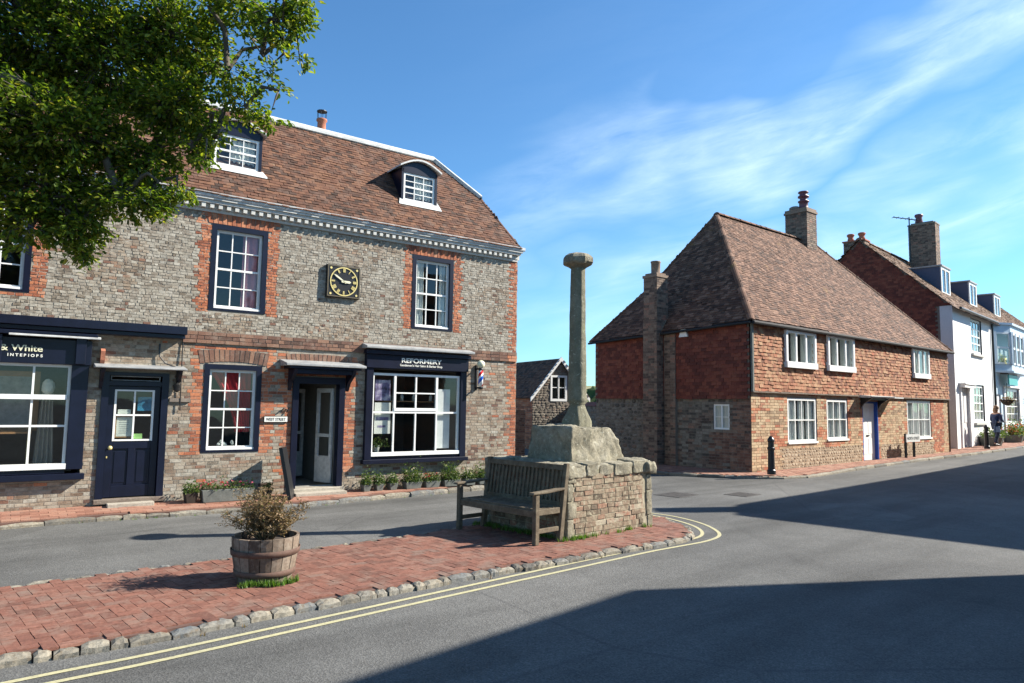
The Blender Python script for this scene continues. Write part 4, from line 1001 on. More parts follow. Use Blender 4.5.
t_ = LT('street_nameplate', 'small white street nameplate on the brick pier left of the open shop door', 'sign', -5.33, -.012, 1.44)
mb = MB(); mb.box(-.21,.21,-.02,.0,-.055,.055); mb.build('plate', M['black'], t_); mb = MB(); mb.box(-.2,.2,-.0235,-.02,-.045,.045); mb.build('enamel_face', M['paper'], t_); text_mesh(t_, 'WEST STREET', -.17, -.025, .07, 'black', -.0245, .34, .001, .001)
t_ = LT('letter_ornament', 'small dark scrolled iron ornament above the street nameplate', 'ornament', -5.2, -.012, 1.58)
mb = MB(); mb.tube([(-.05,-.02,0),(0,-.02,.05),(.07,-.02,.03),(.05,-.02,-.02),(.1,-.02,.07)], .012, 6); mb.build('scroll', M['black'], t_)
t_ = LT('iron_bracket', 'thin scrolled iron bracket with cable right of the navy door', 'bracket', -6.9, -.02, 2.2)
mb = MB(); mb.tube([(.0,0,.56),(.0,-.01,.2),(-.0,-.02,-.05),(.01,-.02,-.62)], .009, 6); mb.tube([(-.34,-.0,.45),(-.34,-.02,.25),(-.25,-.05,.13),(-.1,-.06,.08),(-.06,-.06,-.05),(-.06,-.06,-.16)], .012, 6); mb.build('ironwork', M['black'], t_)
mb = MB(); mb.lathe([(.0,0),(.045,.03),(.06,.12),(.03,.15),(.01,.17)], (-.06,-.06,-.33), 10); mb.build('lantern', M['black'], t_)
t_ = LT('signboard', 'narrow black signboard leaning beside the open shop door, seen edge on', 'signboard', -5.12, -.42, .11, rot=R(62))
mb = MB(); mb.obox((0,.1,.43),(.20,0,0),(0,.03,.0),(0,.09,.43)); mb.build('board', M['black'], t_)

# planting along the wall
def trough(u, v, l, w, h, label, mat, fl, n=500, hh=.16, name='flower_trough', cat='flower trough', group=None):
    t_ = LT(name, label, cat, u, v, .115, group); mb = MB()
    mb.hexa([(-l/2+.03,-w/2+.02,0),(l/2-.03,-w/2+.02,0),(l/2-.03,w/2-.02,0),(-l/2+.03,w/2-.02,0),(-l/2,-w/2,h),(l/2,-w/2,h),(l/2,w/2,h),(-l/2,w/2,h)]); mb.build('trough' if l > .4 else 'pot', M[mat], t_, bevel=.008)
    mb = MB(); mb.box(-l/2+.02,l/2-.02,-w/2+.02,w/2-.02,h-.02,h+.006); mb.build('soil', M['soil'], t_)
    hh *= .72; lf = MB(); leaf_cloud(lf, [(ru(-l/2,l/2), ru(-w/2,w/2)*1.1, h+abs(random.gauss(0,hh*.5))) for _ in range(n)], .045); lf.build('foliage', M['shrub'], t_)
    for mname, k in fl:
        fb = MB()
        for _ in range(k):
            c = (ru(-l/2,l/2), ru(-w/2,w/2)*1.1, h+ru(hh*.4,hh*1.15)); leaf_cloud(fb, [(c[0]+ru(-.015,.015), c[1]+ru(-.015,.015), c[2]+ru(-.01,.01)) for _ in range(6)], .03)
        fb.build('flowers', M[mname], t_)
    return t_
M['zinc'] = stone_mat('weathered_zinc', [(.10,.11,.10),(.19,.20,.18)], 4, bstr=.2)
trough(-6.15, -.26, .82, .24, .2, 'grey trough of pink flowers under the red curtained window', 'zinc', [('flower_pink', 26), ('flower_red', 8)], 500, .18)
GP = 'potted plants under the barber shop window'
specs = [(-3.68,.17,.17,.28,500,[], 'small dark potted box bush, leftmost under the barber window'),(-3.42,.17,.17,.22,500,[], 'round clipped potted bush second from the left under the barber window'),(-3.14,.18,.18,.2,450,[], 'round potted bush third from the left under the barber window'),(-2.72,.36,.2,.34,900,[('flower_white',6)], 'tall pale green plant in a grey trough under the middle left of the barber window'),(-2.3,.34,.2,.2,450,[('flower_red',16)], 'trough of red flowers under the middle of the barber window'),(-1.86,.38,.2,.36,1000,[('flower_white',4)], 'biggest leafy plant in a grey trough under the right end of the barber window'),(-1.42,.26,.2,.22,500,[('flower_white',5)], 'low potted plant just right of the barber shopfront'),(-1.08,.30,.2,.30,700,[], 'leafy potted plant under the barber pole'),(-.74,.28,.2,.26,600,[('flower_red',3)], 'potted plant nearest the building corner')]
for u, l, w, hh, n, fl, lb in specs: trough(u, -.22, l, w, .13, lb, 'zinc', fl, n, hh, 'potted_plant', 'potted plant', GP)
trough(-6.7, -.24, .2, .2, .16, 'small dark potted plant at the left end of the pink flower trough', 'soil', [], 350, .2, 'potted_plant', 'potted plant')
trough(-5.5, -.24, .16, .16, .14, 'small dark potted plant at the right end of the pink flower trough', 'soil', [], 250, .16, 'potted_plant', 'potted plant')

# goods in the shop windows
t_ = LT('gilt_mirror', 'gilt framed mirror standing in the interiors shop window', 'mirror', -9.2, .5, .9)
mb = MB()
for q in ((-.42,-.34,.35,1.25),(.34,.42,.35,1.25),(-.34,.34,.35,.43),(-.34,.34,1.17,1.25)): mb.box(q[0],q[1],0,.03,q[2],q[3])
mb.build('frame', M['wood_frame'], t_); mb = MB(); mb.box(-.34,.34,.01,.02,.43,1.17); mb.build('mirror_glass', M['lead'], t_)
t_ = LT('console_table', 'small dark table with yellow gilt legs in the interiors shop window', 'table', -9.15, .35, .72)
mb = MB(); mb.box(-.3,.3,-.15,.15,.5,.53); mb.build('table_top', M['wood_frame'], t_)
for sx in (-.27,.27):
    for sy in (-.12,.12): mb = MB(); mb.tube([(sx,sy,0),(sx,sy,.5)], .014, 6); mb.build('leg', M['gold'], t_)
t_ = LT('draped_cloth', 'pale cloth hanging from a stand in the right of the interiors shop window', 'cloth', -8.68, .35, .72)
mb = curtain_mesh(-.12,.12,.05,1.15,0,4,.03, gather=lambda t: (-.13+.06*t,.13-.06*t)); mb.build('cloth', M['room_pale'], t_, smooth=True); mb = MB(); blob(mb,(0,0,1.2),(.09,.08,.13),2,.1); mb.build('stand_head', M['paper'], t_)
def portrait():
    m, nt, b, out = nmat('mauve_photo'); co = coord(nt); n = noi(nt, co, 7, 5, .6); nt.links.new(rampf(nt, n, [(.35,(.04,.03,.06)),(.5,(.22,.18,.33)),(.62,(.55,.5,.6))]), b.inputs['Base Color']); return m
M['photo'] = portrait()
for nm, lb, x, z, w, h, mt in [('poster','mauve photo poster at the top left of the barber window',-3.42,1.80,.32,.40,'photo'),('poster','pale poster below the mauve one in the barber window',-3.42,1.16,.34,.60,'paper'),('poster','tall white banner behind the right panes of the barber window',-2.08,.85,.34,1.2,'curtain')]:
    t_ = LT(nm, lb, 'poster', x, .06, z, 'posters in the barber window'); mb = MB(); mb.box(0,w,0,.006,0,h); mb.build('sheet', M[mt], t_)
    if mt == 'paper': mb = MB(); mb.box(.04,w-.04,-.003,-.0005,.26,.32); mb.box(.07,w-.1,-.003,-.0005,.12,.16); mb.build('print', M['photo'], t_)
t_ = LT('window_plant', 'leafy plant in the bottom left of the barber window', 'plant', -3.25, .3, .8); mb = MB(); leaf_cloud(mb, [(random.gauss(0,.12),random.gauss(0,.06),.1+abs(random.gauss(0,.12))) for _ in range(260)], .05); mb.build('foliage', M['shrub'], t_); mb = MB(); mb.lathe([(.05,0),(.08,.12)],(0,0,0),12); mb.build('pot', M['paper'], t_)
for k,(x,z) in enumerate([(-2.9,1.85),(-2.62,1.9),(-2.35,1.88),(-1.95,1.95)]):
    t_ = LT('bottle', 'one of the pale bottles lined up on the dark shelf inside the barber window', 'bottle', x, .5, 1.80, 'bottles on the barber shelf'); mb = MB(); mb.lathe([(.035,0),(.035,.1),(.012,.14),(.012,.18)],(0,0,0),10); mb.build('glass_body', M['paper'], t_, smooth=True)
t_ = LT('display_shelf', 'dark shelf holding pale bottles inside the barber window', 'shelf', -2.5, .5, 1.78); mb = MB(); mb.box(-.7,.7,-.1,.1,0,.02); mb.build('board', M['wood_frame'], t_)
# ------------------------------------------------------------------ market cross
MROT = atan2(.69, .73)   # local x runs along the sunlit right face, y into the block
MC = (.74, 9.03)
K_ = thing('market_cross', 'old stone cross with weathered flat capped shaft on a brick and stone plinth', 'monument', (MC[0], MC[1], .065), MROT)
M['mortar_mon'] = stone_mat('old_monument_mortar', [(.22,.19,.13),(.36,.32,.235)], 5, bdist=.01)
MW, MD, MH = 1.80, 1.62, .91
core = MB(); core.hexa([(.0,.0,-.1),(MW,0,-.1),(MW,MD,-.1),(0,MD,-.1),(.03,.03,MH-.02),(MW-.06,.03,MH-.02),(MW-.06,MD-.03,MH-.02),(.03,MD-.03,MH-.02)])
def battered(mb, L, place, z1=.74, seed=0):
    z = -.02; row = 0
    while z < z1:
        h = ru(.062, .082); x = .14+ru(-.04,.03); xe = L-.19+ru(-.04,.04)
        while x < xe:
            w = ru(.12, .24); e = min(x+w-.012, xe)
            if e-x > .04:
                p = ru(.0, .012); j = lambda: ru(-.007, .007); n = len(mb.v); zt = z+h-.012
                for (a, b, d) in ((x,z,p),(e,z,p),(e,zt,p+ru(-.005,.005)),(x,zt,p)): mb.v.append(place(a+j(), -d, b+j()))
                for (a, b) in ((x-.003,z-.003),(e+.003,z-.003),(e+.003,zt+.003),(x-.003,zt+.003)): mb.v.append(place(a, .012, b))
                for f_ in ((0,1,2,3),(4,5,1,0),(5,6,2,1),(6,7,3,2),(7,4,0,3)): mb.f.append(tuple(n+i for i in f_)); mb.mi.append(0)
            x += w
        z += h; row += 1
mb = MB()
battered(mb, MW, lambda x,y,z: (x, y+.03*z, z))
battered(mb, MD, lambda x,y,z: (y+.03*z, MD-x, z))
battered(mb, MD, lambda x,y,z: (MW-y-.06*z, x, z))
battered(mb, MW, lambda x,y,z: (MW-x, MD-y-.03*z, z))
combine('plinth', [(core,'mortar_mon'),(mb,'mon_brick')], K_)
# corner stones and coping stones, hewn one by one
for (cx, cy, sx, sy) in ((0,0,1,1),(MW,0,-1,1),(0,MD,1,-1),(MW,MD,-1,-1)):
    mb = MB(); z = -.1; k = 0
    while z < .72:
        h = ru(.22, .36); lx, ly = (ru(.13,.18), ru(.10,.14)) if k % 2 else (ru(.09,.13), ru(.14,.19))
        ox = cx-sx*.012+sx*.03*z; oy = cy-sy*.012+sy*.02*z; x0, x1 = sorted((ox, ox+sx*lx)); y0, y1 = sorted((oy, oy+sy*ly)); zt = min(z+h-.01, .75)
        merge(mb, rough_block([(x0,y0,z),(x1,y0,z),(x1,y1,z),(x0,y1,z),(x0,y0,zt),(x1,y0,zt),(x1,y1,zt),(x0,y1,zt)], 3, .016, 6, seed=k+cx*3+cy*5, rnd_edge=.014)); z += h; k += 1
    mb.build('corner_stones', M['limestone'], K_, smooth=True)
mb = MB()
def coping(L, place, sd):
    x = 0; k = 0
    while x < L-.05:
        w = min(ru(.26,.5), L-x) if L-x > .3 else L-x
        z0, z1 = MH-.15+ru(-.02,.015), MH+ru(-.02,.025); o_ = ru(-.015,.012); a, b = x+.006, x+w-.006; d = ru(.34,.42)
        P8 = [place(a,-o_,z0),place(b,-o_+.01,z0),place(b,d,z0),place(a,d,z0),place(a,-o_,z1),place(b,-o_,z1),place(b,d,z1+.02),place(a,d,z1+.02)]
        merge(mb, rough_block(P8, 4, .022, 5.5, seed=sd+k, rnd_edge=.02)); x += w; k += 1
coping(MW, lambda x,y,z: (x-.01,y,z), 1)
coping(MD-.36, lambda x,y,z: (y-.02,MD-x,z), 11)
coping(MD-.36, lambda x,y,z: (MW-y+.0,x+.36,z), 21)
coping(MW-.5, lambda x,y,z: (MW-.25-x,MD-y,z), 31)
merge(mb, rough_block([(MW-.16,-.06,MH-.19),(MW+.06,-.06,MH-.19),(MW+.06,.3,MH-.19),(MW-.16,.3,MH-.19),(MW-.16,-.06,MH-.0),(MW+.06,-.06,MH),(MW+.06,.3,MH),(MW-.16,.3,MH)], 3, .05, 4, seed=77, rnd_edge=.05))
merge(mb, rough_block([(.3,.3,MH-.2),(MW-.3,.3,MH-.2),(MW-.3,MD-.3,MH-.2),(.3,MD-.3,MH-.2),(.3,.3,MH+.03),(MW-.3,.3,MH+.03),(MW-.3,MD-.3,MH+.03),(.3,MD-.3,MH+.03)], 2, .02, 3, seed=5))
for v in range(len(mb.v)): pass
mb.build('coping_stones', M['limestone'], K_, smooth=True)
# socket stone: big block with a broken shoulder on the right
a, b, c, d = .36, 1.50, .26, 1.13
z0, z1 = MH-.02, MH+.50
blk = rough_block([(a,c,z0),(b+.06,c+.02,z0),(b+.04,d,z0),(a,d,z0),(a+.01,c+.02,z1),(b-.22,c+.06,z1-.02),(b-.22,d-.05,z1-.04),(a+.01,d-.03,z1)], 6, .05, 2.6, seed=3, rnd_edge=.03)
blk.build('socket_stone', M['limestone'], K_, smooth=True)
# shaft: square stop at the foot, octagonal above, slightly bent and worn
SXc, SYc = 1.02, .75
def shaft_ring(z):
    t = (z-z1)/(4.0-.1-z1)
    if z < z1+.30: r = .185-.10*max(0, (z-z1-.05))/.30
    else: r = .150-.040*t
    return r
mb = MB(); ZT = 3.74; rows = 60; seg = 32
for j in range(rows+1):
    z = z1-.06+(ZT-z1+.06)*j/rows; r = shaft_ring(z); oct_ = min(1, max(0, (z-z1-.1)/.35))
    for i in range(seg):
        th = 2*pi*i/seg+pi/8*0
        k8 = cos(pi/8)/cos(((th+pi/8) % (pi/4))-pi/8); k4 = cos(pi/4)/cos(((th+pi/4) % (pi/2))-pi/4)*1.22
        q = r*(k8*oct_+k4*(1-oct_)); p = Vector((cos(th)*2, sin(th)*2, z*1.6))
        q *= 1+.05*noise.noise(p*1.3)+.035*noise.noise(p*3.5)+.02*noise.noise(p*9)
        if z < z1+.45: q *= 1+.16*noise.noise(p*2.2+Vector((5,5,5)))
        mb.v.append((SXc+q*cos(th)-.015*(z-z1)*0, SYc+q*sin(th), z))
for j in range(rows):
    for i in range(seg): i2 = (i+1) % seg; mb.f.append((j*seg+i, j*seg+i2, (j+1)*seg+i2, (j+1)*seg+i)); mb.mi.append(0)
mb.build('shaft', M['shaft_stone'], K_, smooth=True)
mb = MB(); seg = 32; prof = [(.085,0),(.15,.05),(.215,.075),(.235,.10),(.235,.165),(.205,.205),(.15,.235),(.08,.258),(.01,.262)]
for r, z in prof:
    for i in range(seg):
        th = 2*pi*i/seg; k8 = cos(pi/8)/cos(((th+pi/8) % (pi/4))-pi/8); p = Vector((cos(th)*r*9, sin(th)*r*9, z*12)); q = r*k8*(1+.03*noise.noise(p)+.02*noise.noise(p*2.7))
        mb.v.append((SXc+q*cos(th), SYc+q*sin(th), ZT-.04+z+.012*noise.noise(p*1.5)))
for j in range(len(prof)-1):
    for i in range(seg): i2 = (i+1) % seg; mb.f.append((j*seg+i, j*seg+i2, (j+1)*seg+i2, (j+1)*seg+i)); mb.mi.append(0)
mb.f.append(tuple(range(seg-1,-1,-1))); mb.mi.append(0)
mb.build('cap_stone', M['limestone'], K_)

def tufts(pts, h=.06, spread=.03, name='grass', label=None, blades=9, mat='grass'):
    mb = MB()
    for x, y, z in pts:
        for _ in range(blades):
            a = ru(0, 2*pi); r = ru(0, spread); px, py = x+r*cos(a), y+r*sin(a); hh = h*ru(.4,1.2); w = .004+.05*h*.6; d = ru(0, 2*pi); l = ru(.1,.6)*hh
            mb.v += [(px-w*sin(d),py+w*cos(d),z),(px+w*sin(d),py-w*cos(d),z),(px+l*cos(d),py+l*sin(d),z+hh)]; n = len(mb.v); mb.f.append((n-3,n-2,n-1)); mb.mi.append(0)
    o = mb.build(name, M[mat]); return tag(o, label, kind='stuff')
def Mw(x, y): return (MC[0]+.73*x-.69*y, MC[1]+.69*x+.73*y)
pts = []
for _ in range(70): x = ru(.0, MW); p = Mw(x, -.04-abs(random.gauss(0,.03))); pts.append((*p, .065)) if rnd() < (1 if x < .5 or x > 1.5 else .4) else None
for _ in range(110): p = Mw(-.04-abs(random.gauss(0,.06)), ru(-.1, MD)); pts.append((*p, .065))
tufts(pts, .06, .05, label='patchy grass growing at the foot of the stone cross')
pts = []
fr_ = spline(front[:13], .1)
for p in fr_:
    if rnd() < .10: q = (p[0]+ru(.01,.04), p[1]-ru(.01,.05)); pts.append((*q, .0))
tufts(pts, .035, .03, blades=7, label='small dry weeds in the gutter along the island kerb', mat='dry_leaf')
pts = [(p[0]+ru(-.02,.03), p[1]-ru(.0,.05), 0) for p in fk if rnd() < .5]
tufts(pts, .03, .03, blades=5, label='small weeds along the kerb of the shop pavement')

# ------------------------------------------------------------------ bench
BX, BY = -.72, 9.66; BROT = atan2(8.58-9.66, .33+.72)
B_ = thing('wooden_bench', 'weathered slatted wooden bench standing against the stone cross', 'bench', (BX, BY, .068), BROT)
BW, BD = 1.49, .50
def bpart(name, fn, bev=.006): mb = MB(); fn(mb); return mb.build(name, M['wood_grey'], B_, bevel=bev)
for x in (0, BW-.062):
    bpart('leg', lambda m: m.box(x, x+.062, 0, .065, 0, .60))
    bpart('leg', lambda m: m.hexa([(x,BD-.07,0),(x+.062,BD-.07,0),(x+.062,BD,0),(x,BD,0),(x,BD+.06,.95),(x+.062,BD+.06,.95),(x+.062,BD+.12,.95),(x,BD+.12,.95)]))
    bpart('stretcher', lambda m: m.box(x+.015, x+.047, .066, BD-.068, .13, .185))
    bpart('side_rail', lambda m: m.box(x+.012, x+.05, .066, BD-.05, .345, .415))
    bpart('armrest', lambda m: m.prism([(x-.014,-.06,.602),(x-.014,-.045,.628),(x-.014,.22,.640),(x-.014,BD+.02,.655),(x-.014,BD+.02,.628),(x-.014,.2,.606)], (.09,0,0)), .008)
def seatf(m):
    for i in range(8):
        y = .035+i*.058; z = .425-.018*sin(pi*i/7)
        m.box(.064 if 0 < i else .064, BW-.064, y, y+.044, z-.022, z)
bpart('seat', seatf, .004)
bpart('front_rail', lambda m: m.box(.063, BW-.063, .012, .045, .325, .405))
bpart('rear_rail', lambda m: m.box(.063, BW-.063, BD-.02, BD+.015, .35, .41))
def backf(m):
    n = 19
    for i in range(n):
        x = .085+(BW-.17-.035)*i/(n-1)
        m.hexa([(x,BD+.008,.47),(x+.036,BD+.008,.47),(x+.036,BD+.025,.47),(x,BD+.025,.47),(x,BD+.066,.865),(x+.036,BD+.066,.865),(x+.036,BD+.083,.865),(x,BD+.083,.865)])
bpart('backrest', backf, .003)
bpart('back_rail', lambda m: m.hexa([(.063,BD-.005,.405),(BW-.063,BD-.005,.405),(BW-.063,BD+.035,.405),(.063,BD+.035,.405),(.063,BD+.003,.475),(BW-.063,BD+.003,.475),(BW-.063,BD+.043,.475),(.063,BD+.043,.475)]))
bpart('top_rail', lambda m: m.hexa([(.063,BD+.052,.86),(BW-.063,BD+.052,.86),(BW-.063,BD+.095,.86),(.063,BD+.095,.86),(.063,BD+.06,.93),(BW-.063,BD+.06,.93),(BW-.063,BD+.103,.93),(.063,BD+.103,.93)]))

# ------------------------------------------------------------------ barrel planter
PX, PY = -2.36, 6.86
P_ = thing('barrel_planter', 'half barrel planter with rusty hoops on the brick island', 'planter', (PX+.03, PY, .068), 0)
mb = MB(); ns = 18
for i in range(ns):
    a0, a1 = 2*pi*i/ns+.012, 2*pi*(i+1)/ns-.012; rr0 = ru(-.004,.004)
    prof = [(.275,0),(.31,.12),(.332,.24),(.342,.36),(.345,.43)]; n = len(mb.v)
    for r, z in prof:
        for a in (a0, (a0+a1)/2, a1): mb.v.append(((r+rr0)*cos(a), (r+rr0)*sin(a), z))
    for r, z in reversed(prof):
        for a in (a0, (a0+a1)/2, a1): mb.v.append(((r+rr0-.028)*cos(a), (r+rr0-.028)*sin(a), z if z > 0 else 0))
    k = len(prof)*2
    for j in range(k):
        j2 = (j+1) % k
        for q in (0,1): mb.f.append((n+j*3+q, n+j*3+q+1, n+j2*3+q+1, n+j2*3+q)); mb.mi.append(0)
    h = len(prof)
    mb.f += [tuple(n+j*3 for j in range(k-1,-1,-1)), tuple(n+j*3+2 for j in range(k))]; mb.mi += [0,0]
M['stave'] = island_mat('barrel_oak', [(0,(.07,.045,.03)),(.5,(.14,.10,.07)),(1,(.24,.19,.145))], dirt=(.26,.22,.175), dirt_amt=.7, nscale=3, fine=30)
mb.build('staves', M['stave'], P_)
M['hoop'] = stone_mat('rusty_hoop', [(.06,.03,.02),(.11,.06,.042),(.09,.065,.05)], 8, rough=.8, fine=50, bstr=.3, bdist=.003)
for z, r in ((.085,.3035),(.285,.3425)):
    mb = MB(); mb.lathe([(r,z-.026),(r+.0055,z-.025),(r+.012,z+.03),(r+.006,z+.031)], (0,0,0), 48); mb.f = mb.f[:-2]; mb.mi = mb.mi[:-2]; mb.build('hoop', M['hoop'], P_, smooth=True)
mb = MB(); mb.lathe([(.30,.33),(.305,.36),(.0001,.375)], (0,0,0), 28); mb.build('soil', M['soil'], P_)
t_ = thing('dry_shrub', 'half dried brownish bushy shrub growing in the half barrel planter', 'shrub', (PX+.03, PY, .43), 0); P_.scale = (.90,.90,.95)
st, lf = MB(), MB(); tips = []
for i in range(70):
    a = ru(0, 2*pi); e = random.gauss(0,.5); L_ = ru(.22,.46)
    d = Vector((cos(a)*abs(sin(e))*1.2, sin(a)*abs(sin(e))*1.2, 1)).normalized(); p = Vector((cos(a)*.06, sin(a)*.06, 0)); path = [p]
    for k in range(5):
        d = (d+Vector((ru(-.2,.2), ru(-.2,.2), ru(-.12,.12)))).normalized(); p = p+d*L_/5; path.append(p)
    st.tube(path, [.006,.005,.004,.003,.003,.002], 4, False)
    for k in range(2,6):
        for _ in range(4):
            q = path[k]; dd = Vector((ru(-1,1), ru(-1,1), ru(-.2,1))).normalized()*ru(.04,.12); st.tube([q, q+dd], [.002,.0012], 3, False)
            for t in (.4,.6,.8,1): tips.append(q+dd*t+Vector((ru(-.01,.01),)*3))
leaf_cloud(lf, [tuple(t) for t in tips for _ in range(2)], .022); 
st.build('stems', M['dry_leaf'], t_); lf.build('foliage', M['dry_leaf'], t_)
lf2 = MB(); leaf_cloud(lf2, [tuple(t) for t in tips[::22]], .026); lf2.build('green_foliage', M['shrub'], t_)
pts = []
for _ in range(42):
    a = ru(-2.0, -.2); r = .30+abs(random.gauss(0,.05)); pts.append((PX+.05+r*.92*cos(a), PY+r*.92*sin(a), .07))
tufts(pts, .055, .03, blades=14, label='bright green grass at the foot of the barrel planter')
# ------------------------------------------------------------------ tile hung cottage
CROT = atan2(CUY, CUX)
C_ = thing('tile_hung_cottage', 'brick cottage with tile hung upper floor and steep hipped brown tile roof', 'house', (CX, CY, 0), CROT)
CL, CD = 13.05, 5.7
ZT1, ZE = 2.24, 4.02
CO = dict(g1=(1.76,3.36,.80,2.09), g2=(3.93,5.22,.84,2.08), g3=(9.45,11.45,.78,2.12), door=(6.18,7.22,.14,2.03))
UO = dict(w1=(1.58,3.17,2.93,3.96), w2=(3.90,5.50,2.93,3.98), w3=(9.85,11.15,2.93,3.96))
mb = MB(); wall_cells(mb, 0, CL, -.1, ZT1, list(CO.values()), 0, .12); wall_cells(mb, 0, CL, ZT1, ZE, list(UO.values()), -.045, .16)
mb.quad((0,-.045,ZT1),(CL,-.045,ZT1),(CL,.0,ZT1),(0,0,ZT1)); mb.quad((CL,-.045,-.1),(CL,CD,-.1),(CL,CD,ZE),(CL,-.045,ZE)); mb.quad((CL,CD,-.1),(0,CD,-.1),(0,CD,ZE),(CL,CD,ZE))
FW = mb
buff, redb, rub = MB(), MB(), MB()
def pickC(x, z, row):
    t = .2 if row % 2 else .11
    for k in ('g1','g2','g3','door'):
        h = CO[k]
        if h[0]-t < x < h[1]+t and h[2]-.1 < z and rnd() < .65 and k != 'g1': return redb
    if x > 11.6 and z > .3 and x < CL-.5: return redb if rnd() < .9 else buff
    if x > CL-.5 : return buff
    if noise.noise(Vector((x*.8, z*1.5, 1))) > .25 and rnd() < .6: return redb
    return buff if rnd() < .92 else redb
ch = list(CO.values())
def notrub(x, z): return not ((1.45 < x < 6.1 or 7.4 < x < 11.6) and z < .62)
brick_field(pickC, 0, CL, -.1, ZT1, ch, .225, .075, .011, 0, .006, .004, clip=notrub)
rubble_field(rub, 1.45, 6.1, -.1, .64, ch, .10, 0, proud=.002); rubble_field(rub, 7.4, 11.6, -.1, .64, ch, .10, 0, proud=.002)
M['rubble_buff'] = island_mat('buff_rubble', [(0,(.2,.15,.10)),(.5,(.34,.27,.19)),(1,(.43,.35,.25))], dirt=(.38,.31,.21), dirt_amt=.4, nscale=2, bstr=1)
combine('front_wall', [(FW,'mortar_buff'),(buff,'buff_brick'),(redb,'red_brick'),(rub,'rubble_buff')], C_)
def holes_clip(hs, ex=.0): return lambda a, s: not any(h[0]-ex < a < h[1]+ex and h[2]-.03 < s+ZT1 < h[3] for h in hs)
def hung(mb, O, A, length, z1, hs=[], mat=None, course=.095, w=.16):
    tmp = MB(); tile_field(tmp, O, A, (0,0,1), [(.06,0),(length-.06,0),(length-.06,z1),(.06,z1)], course, w, .016)
    # drop the tiles that would cover a window
    A = Vector(A); On = Vector(O); keep = []; n = len(tmp.v)//8; 
    for i in range(n):
        c = sum((Vector(tmp.v[i*8+k]) for k in range(4)), Vector())/4-On; a = c.dot(A); s = c.z
        if any(h[0] < a < h[1] and h[2]-.02 < s+O[2] < h[3] for h in hs): continue
        m = len(mb.v); mb.v += tmp.v[i*8:i*8+8]
        for f_ in ((0,1,2,3),(4,5,1,0),(5,6,2,1),(7,4,0,3)): mb.f.append(tuple(m+q for q in f_)); mb.mi.append(0)
# tile_field puts tile faces on the normal side: for a vertical wall seen from -y the normal must be -y
mb = MB(); hung(mb, (0,-.05,ZT1-.02), (1,0,0), CL, ZE-ZT1-.0, list(UO.values())); 
mb.build('hung_tiles', M['hung_tile'], C_)
mb = MB(); mb.box(-.02, CL+.02, -.085, -.03, ZT1-.06, ZT1-.022); mb.build('tilting_board', M['step_dark'], C_)
mb = MB(); mb.box(-.035,.03,-.095,-.035, ZT1-.04, ZE); mb.build('corner_board', M['zinc'], C_)
# windows
for k, cu in (('g1',[('curtain',0,.36),('curtain',.42,.66),('curtain',.72,1)]),('g2',[('curtain',0,.4),('curtain',.5,1)]),('g3',[('curtain',0,.3),('curtain',.35,.62),('curtain',.7,1)])):
    sash_window(C_, *CO[k], 4 if k != 'g2' else 3, 2, y=.01, border=0, curt=cu, fr=.07, barw=.03, name='window')
for k, nn in (('w1',3),('w2',3),('w3',3)):
    x0, x1, z0, z1 = UO[k]; z0 += .0
    mb = MB(); mb.box(x0-.02, x0+.07, -.14, .05, z0, z1); mb.box(x1-.07, x1+.02, -.14, .05, z0, z1); mb.box(x0+.07, x1-.07, -.14, .05, z1-.07, z1); mb.box(x0-.03, x1+.03, -.17, .05, z0-.02, z0+.15)
    for i in range(1, nn): x = x0+(x1-x0)*i/nn; mb.box(x-.035, x+.035, -.13, .04, z0+.15, z1-.07)
    wn = mb.build('window', M['white'], C_)
    g = MB(); g.quad((x0+.07,-.1,z0+.15),(x1-.07,-.1,z0+.15),(x1-.07,-.1,z1-.07),(x0+.07,-.1,z1-.07)); g.build('pane', M['glass'], wn)
    cw = (x1-x0)*.16; curtain_mesh(x0+.07, x0+.07+cw, z0+.12, z1-.05, .0, 2, .012).build('curtain', M['curtain'], wn, smooth=True); curtain_mesh(x1-.07-cw, x1-.07, z0+.12, z1-.05, .0, 2, .012).build('curtain', M['curtain'], wn, smooth=True)
    room(C_, x0+.01, x1-.01, z0+.01, z1-.01, d=1.2, y=.12)
# door
x0, x1, z0, z1 = CO['door']
mb = MB(); mb.box(x0, x0+.05, .0, .12, z0, z1); mb.box(x1-.05, x1, -.02, .12, z0, z1); mb.box(x0+.05, x1-.05, .0, .12, z1-.06, z1); DF = mb.build('door_frame', M['blue_door'], C_)
mb = MB(); mb.box(x0+.05, x1-.05, .09, .12, z0+.02, z1-.06); mb.build('door', M['white'], C_)
mb = MB()
for q in ((x0+.16,x0+.46,.35,.85),(x0+.56,x0+.88,.35,.85),(x0+.16,x0+.46,1.0,1.85),(x0+.56,x0+.88,1.0,1.85)): mb.box(q[0],q[1],.083,.0905,q[2],q[3])
mb.build('door_panels', M['white'], DF)
mb = MB(); mb.box(x0+.42,x0+.60,.07,.0895,.92,.96); mb.build('letter_flap', M['black'], DF)
mb = MB(); mb.box(x0-.28, x1+1.0, -.42, -.0, 2.15, 2.19); mb.prism([(x0-.30,0,2.235),(x0-.30,-.45,2.20),(x0-.30,-.45,2.185),(x0-.30,0,2.195)], (1.7,0,0)); mb.build('door_hood', M['lead_pale'], C_)
mb = MB(); mb.box(x0-.05, x1+.05, -.3, 0, 2.08, 2.145)
for xx in (x0-.12, x1+.05): mb.prism([(xx,-.0,2.14),(xx,-.38,2.14),(xx,-.1,1.95),(xx,0,1.78)], (.06,0,0))
mb.build('hood_bracket', M['black'], C_)
mb = MB(); mb.box(x0-.05, x1+.05, -.2, .1, .09, .145); mb.build('doorstep', M['step_stone'], C_)

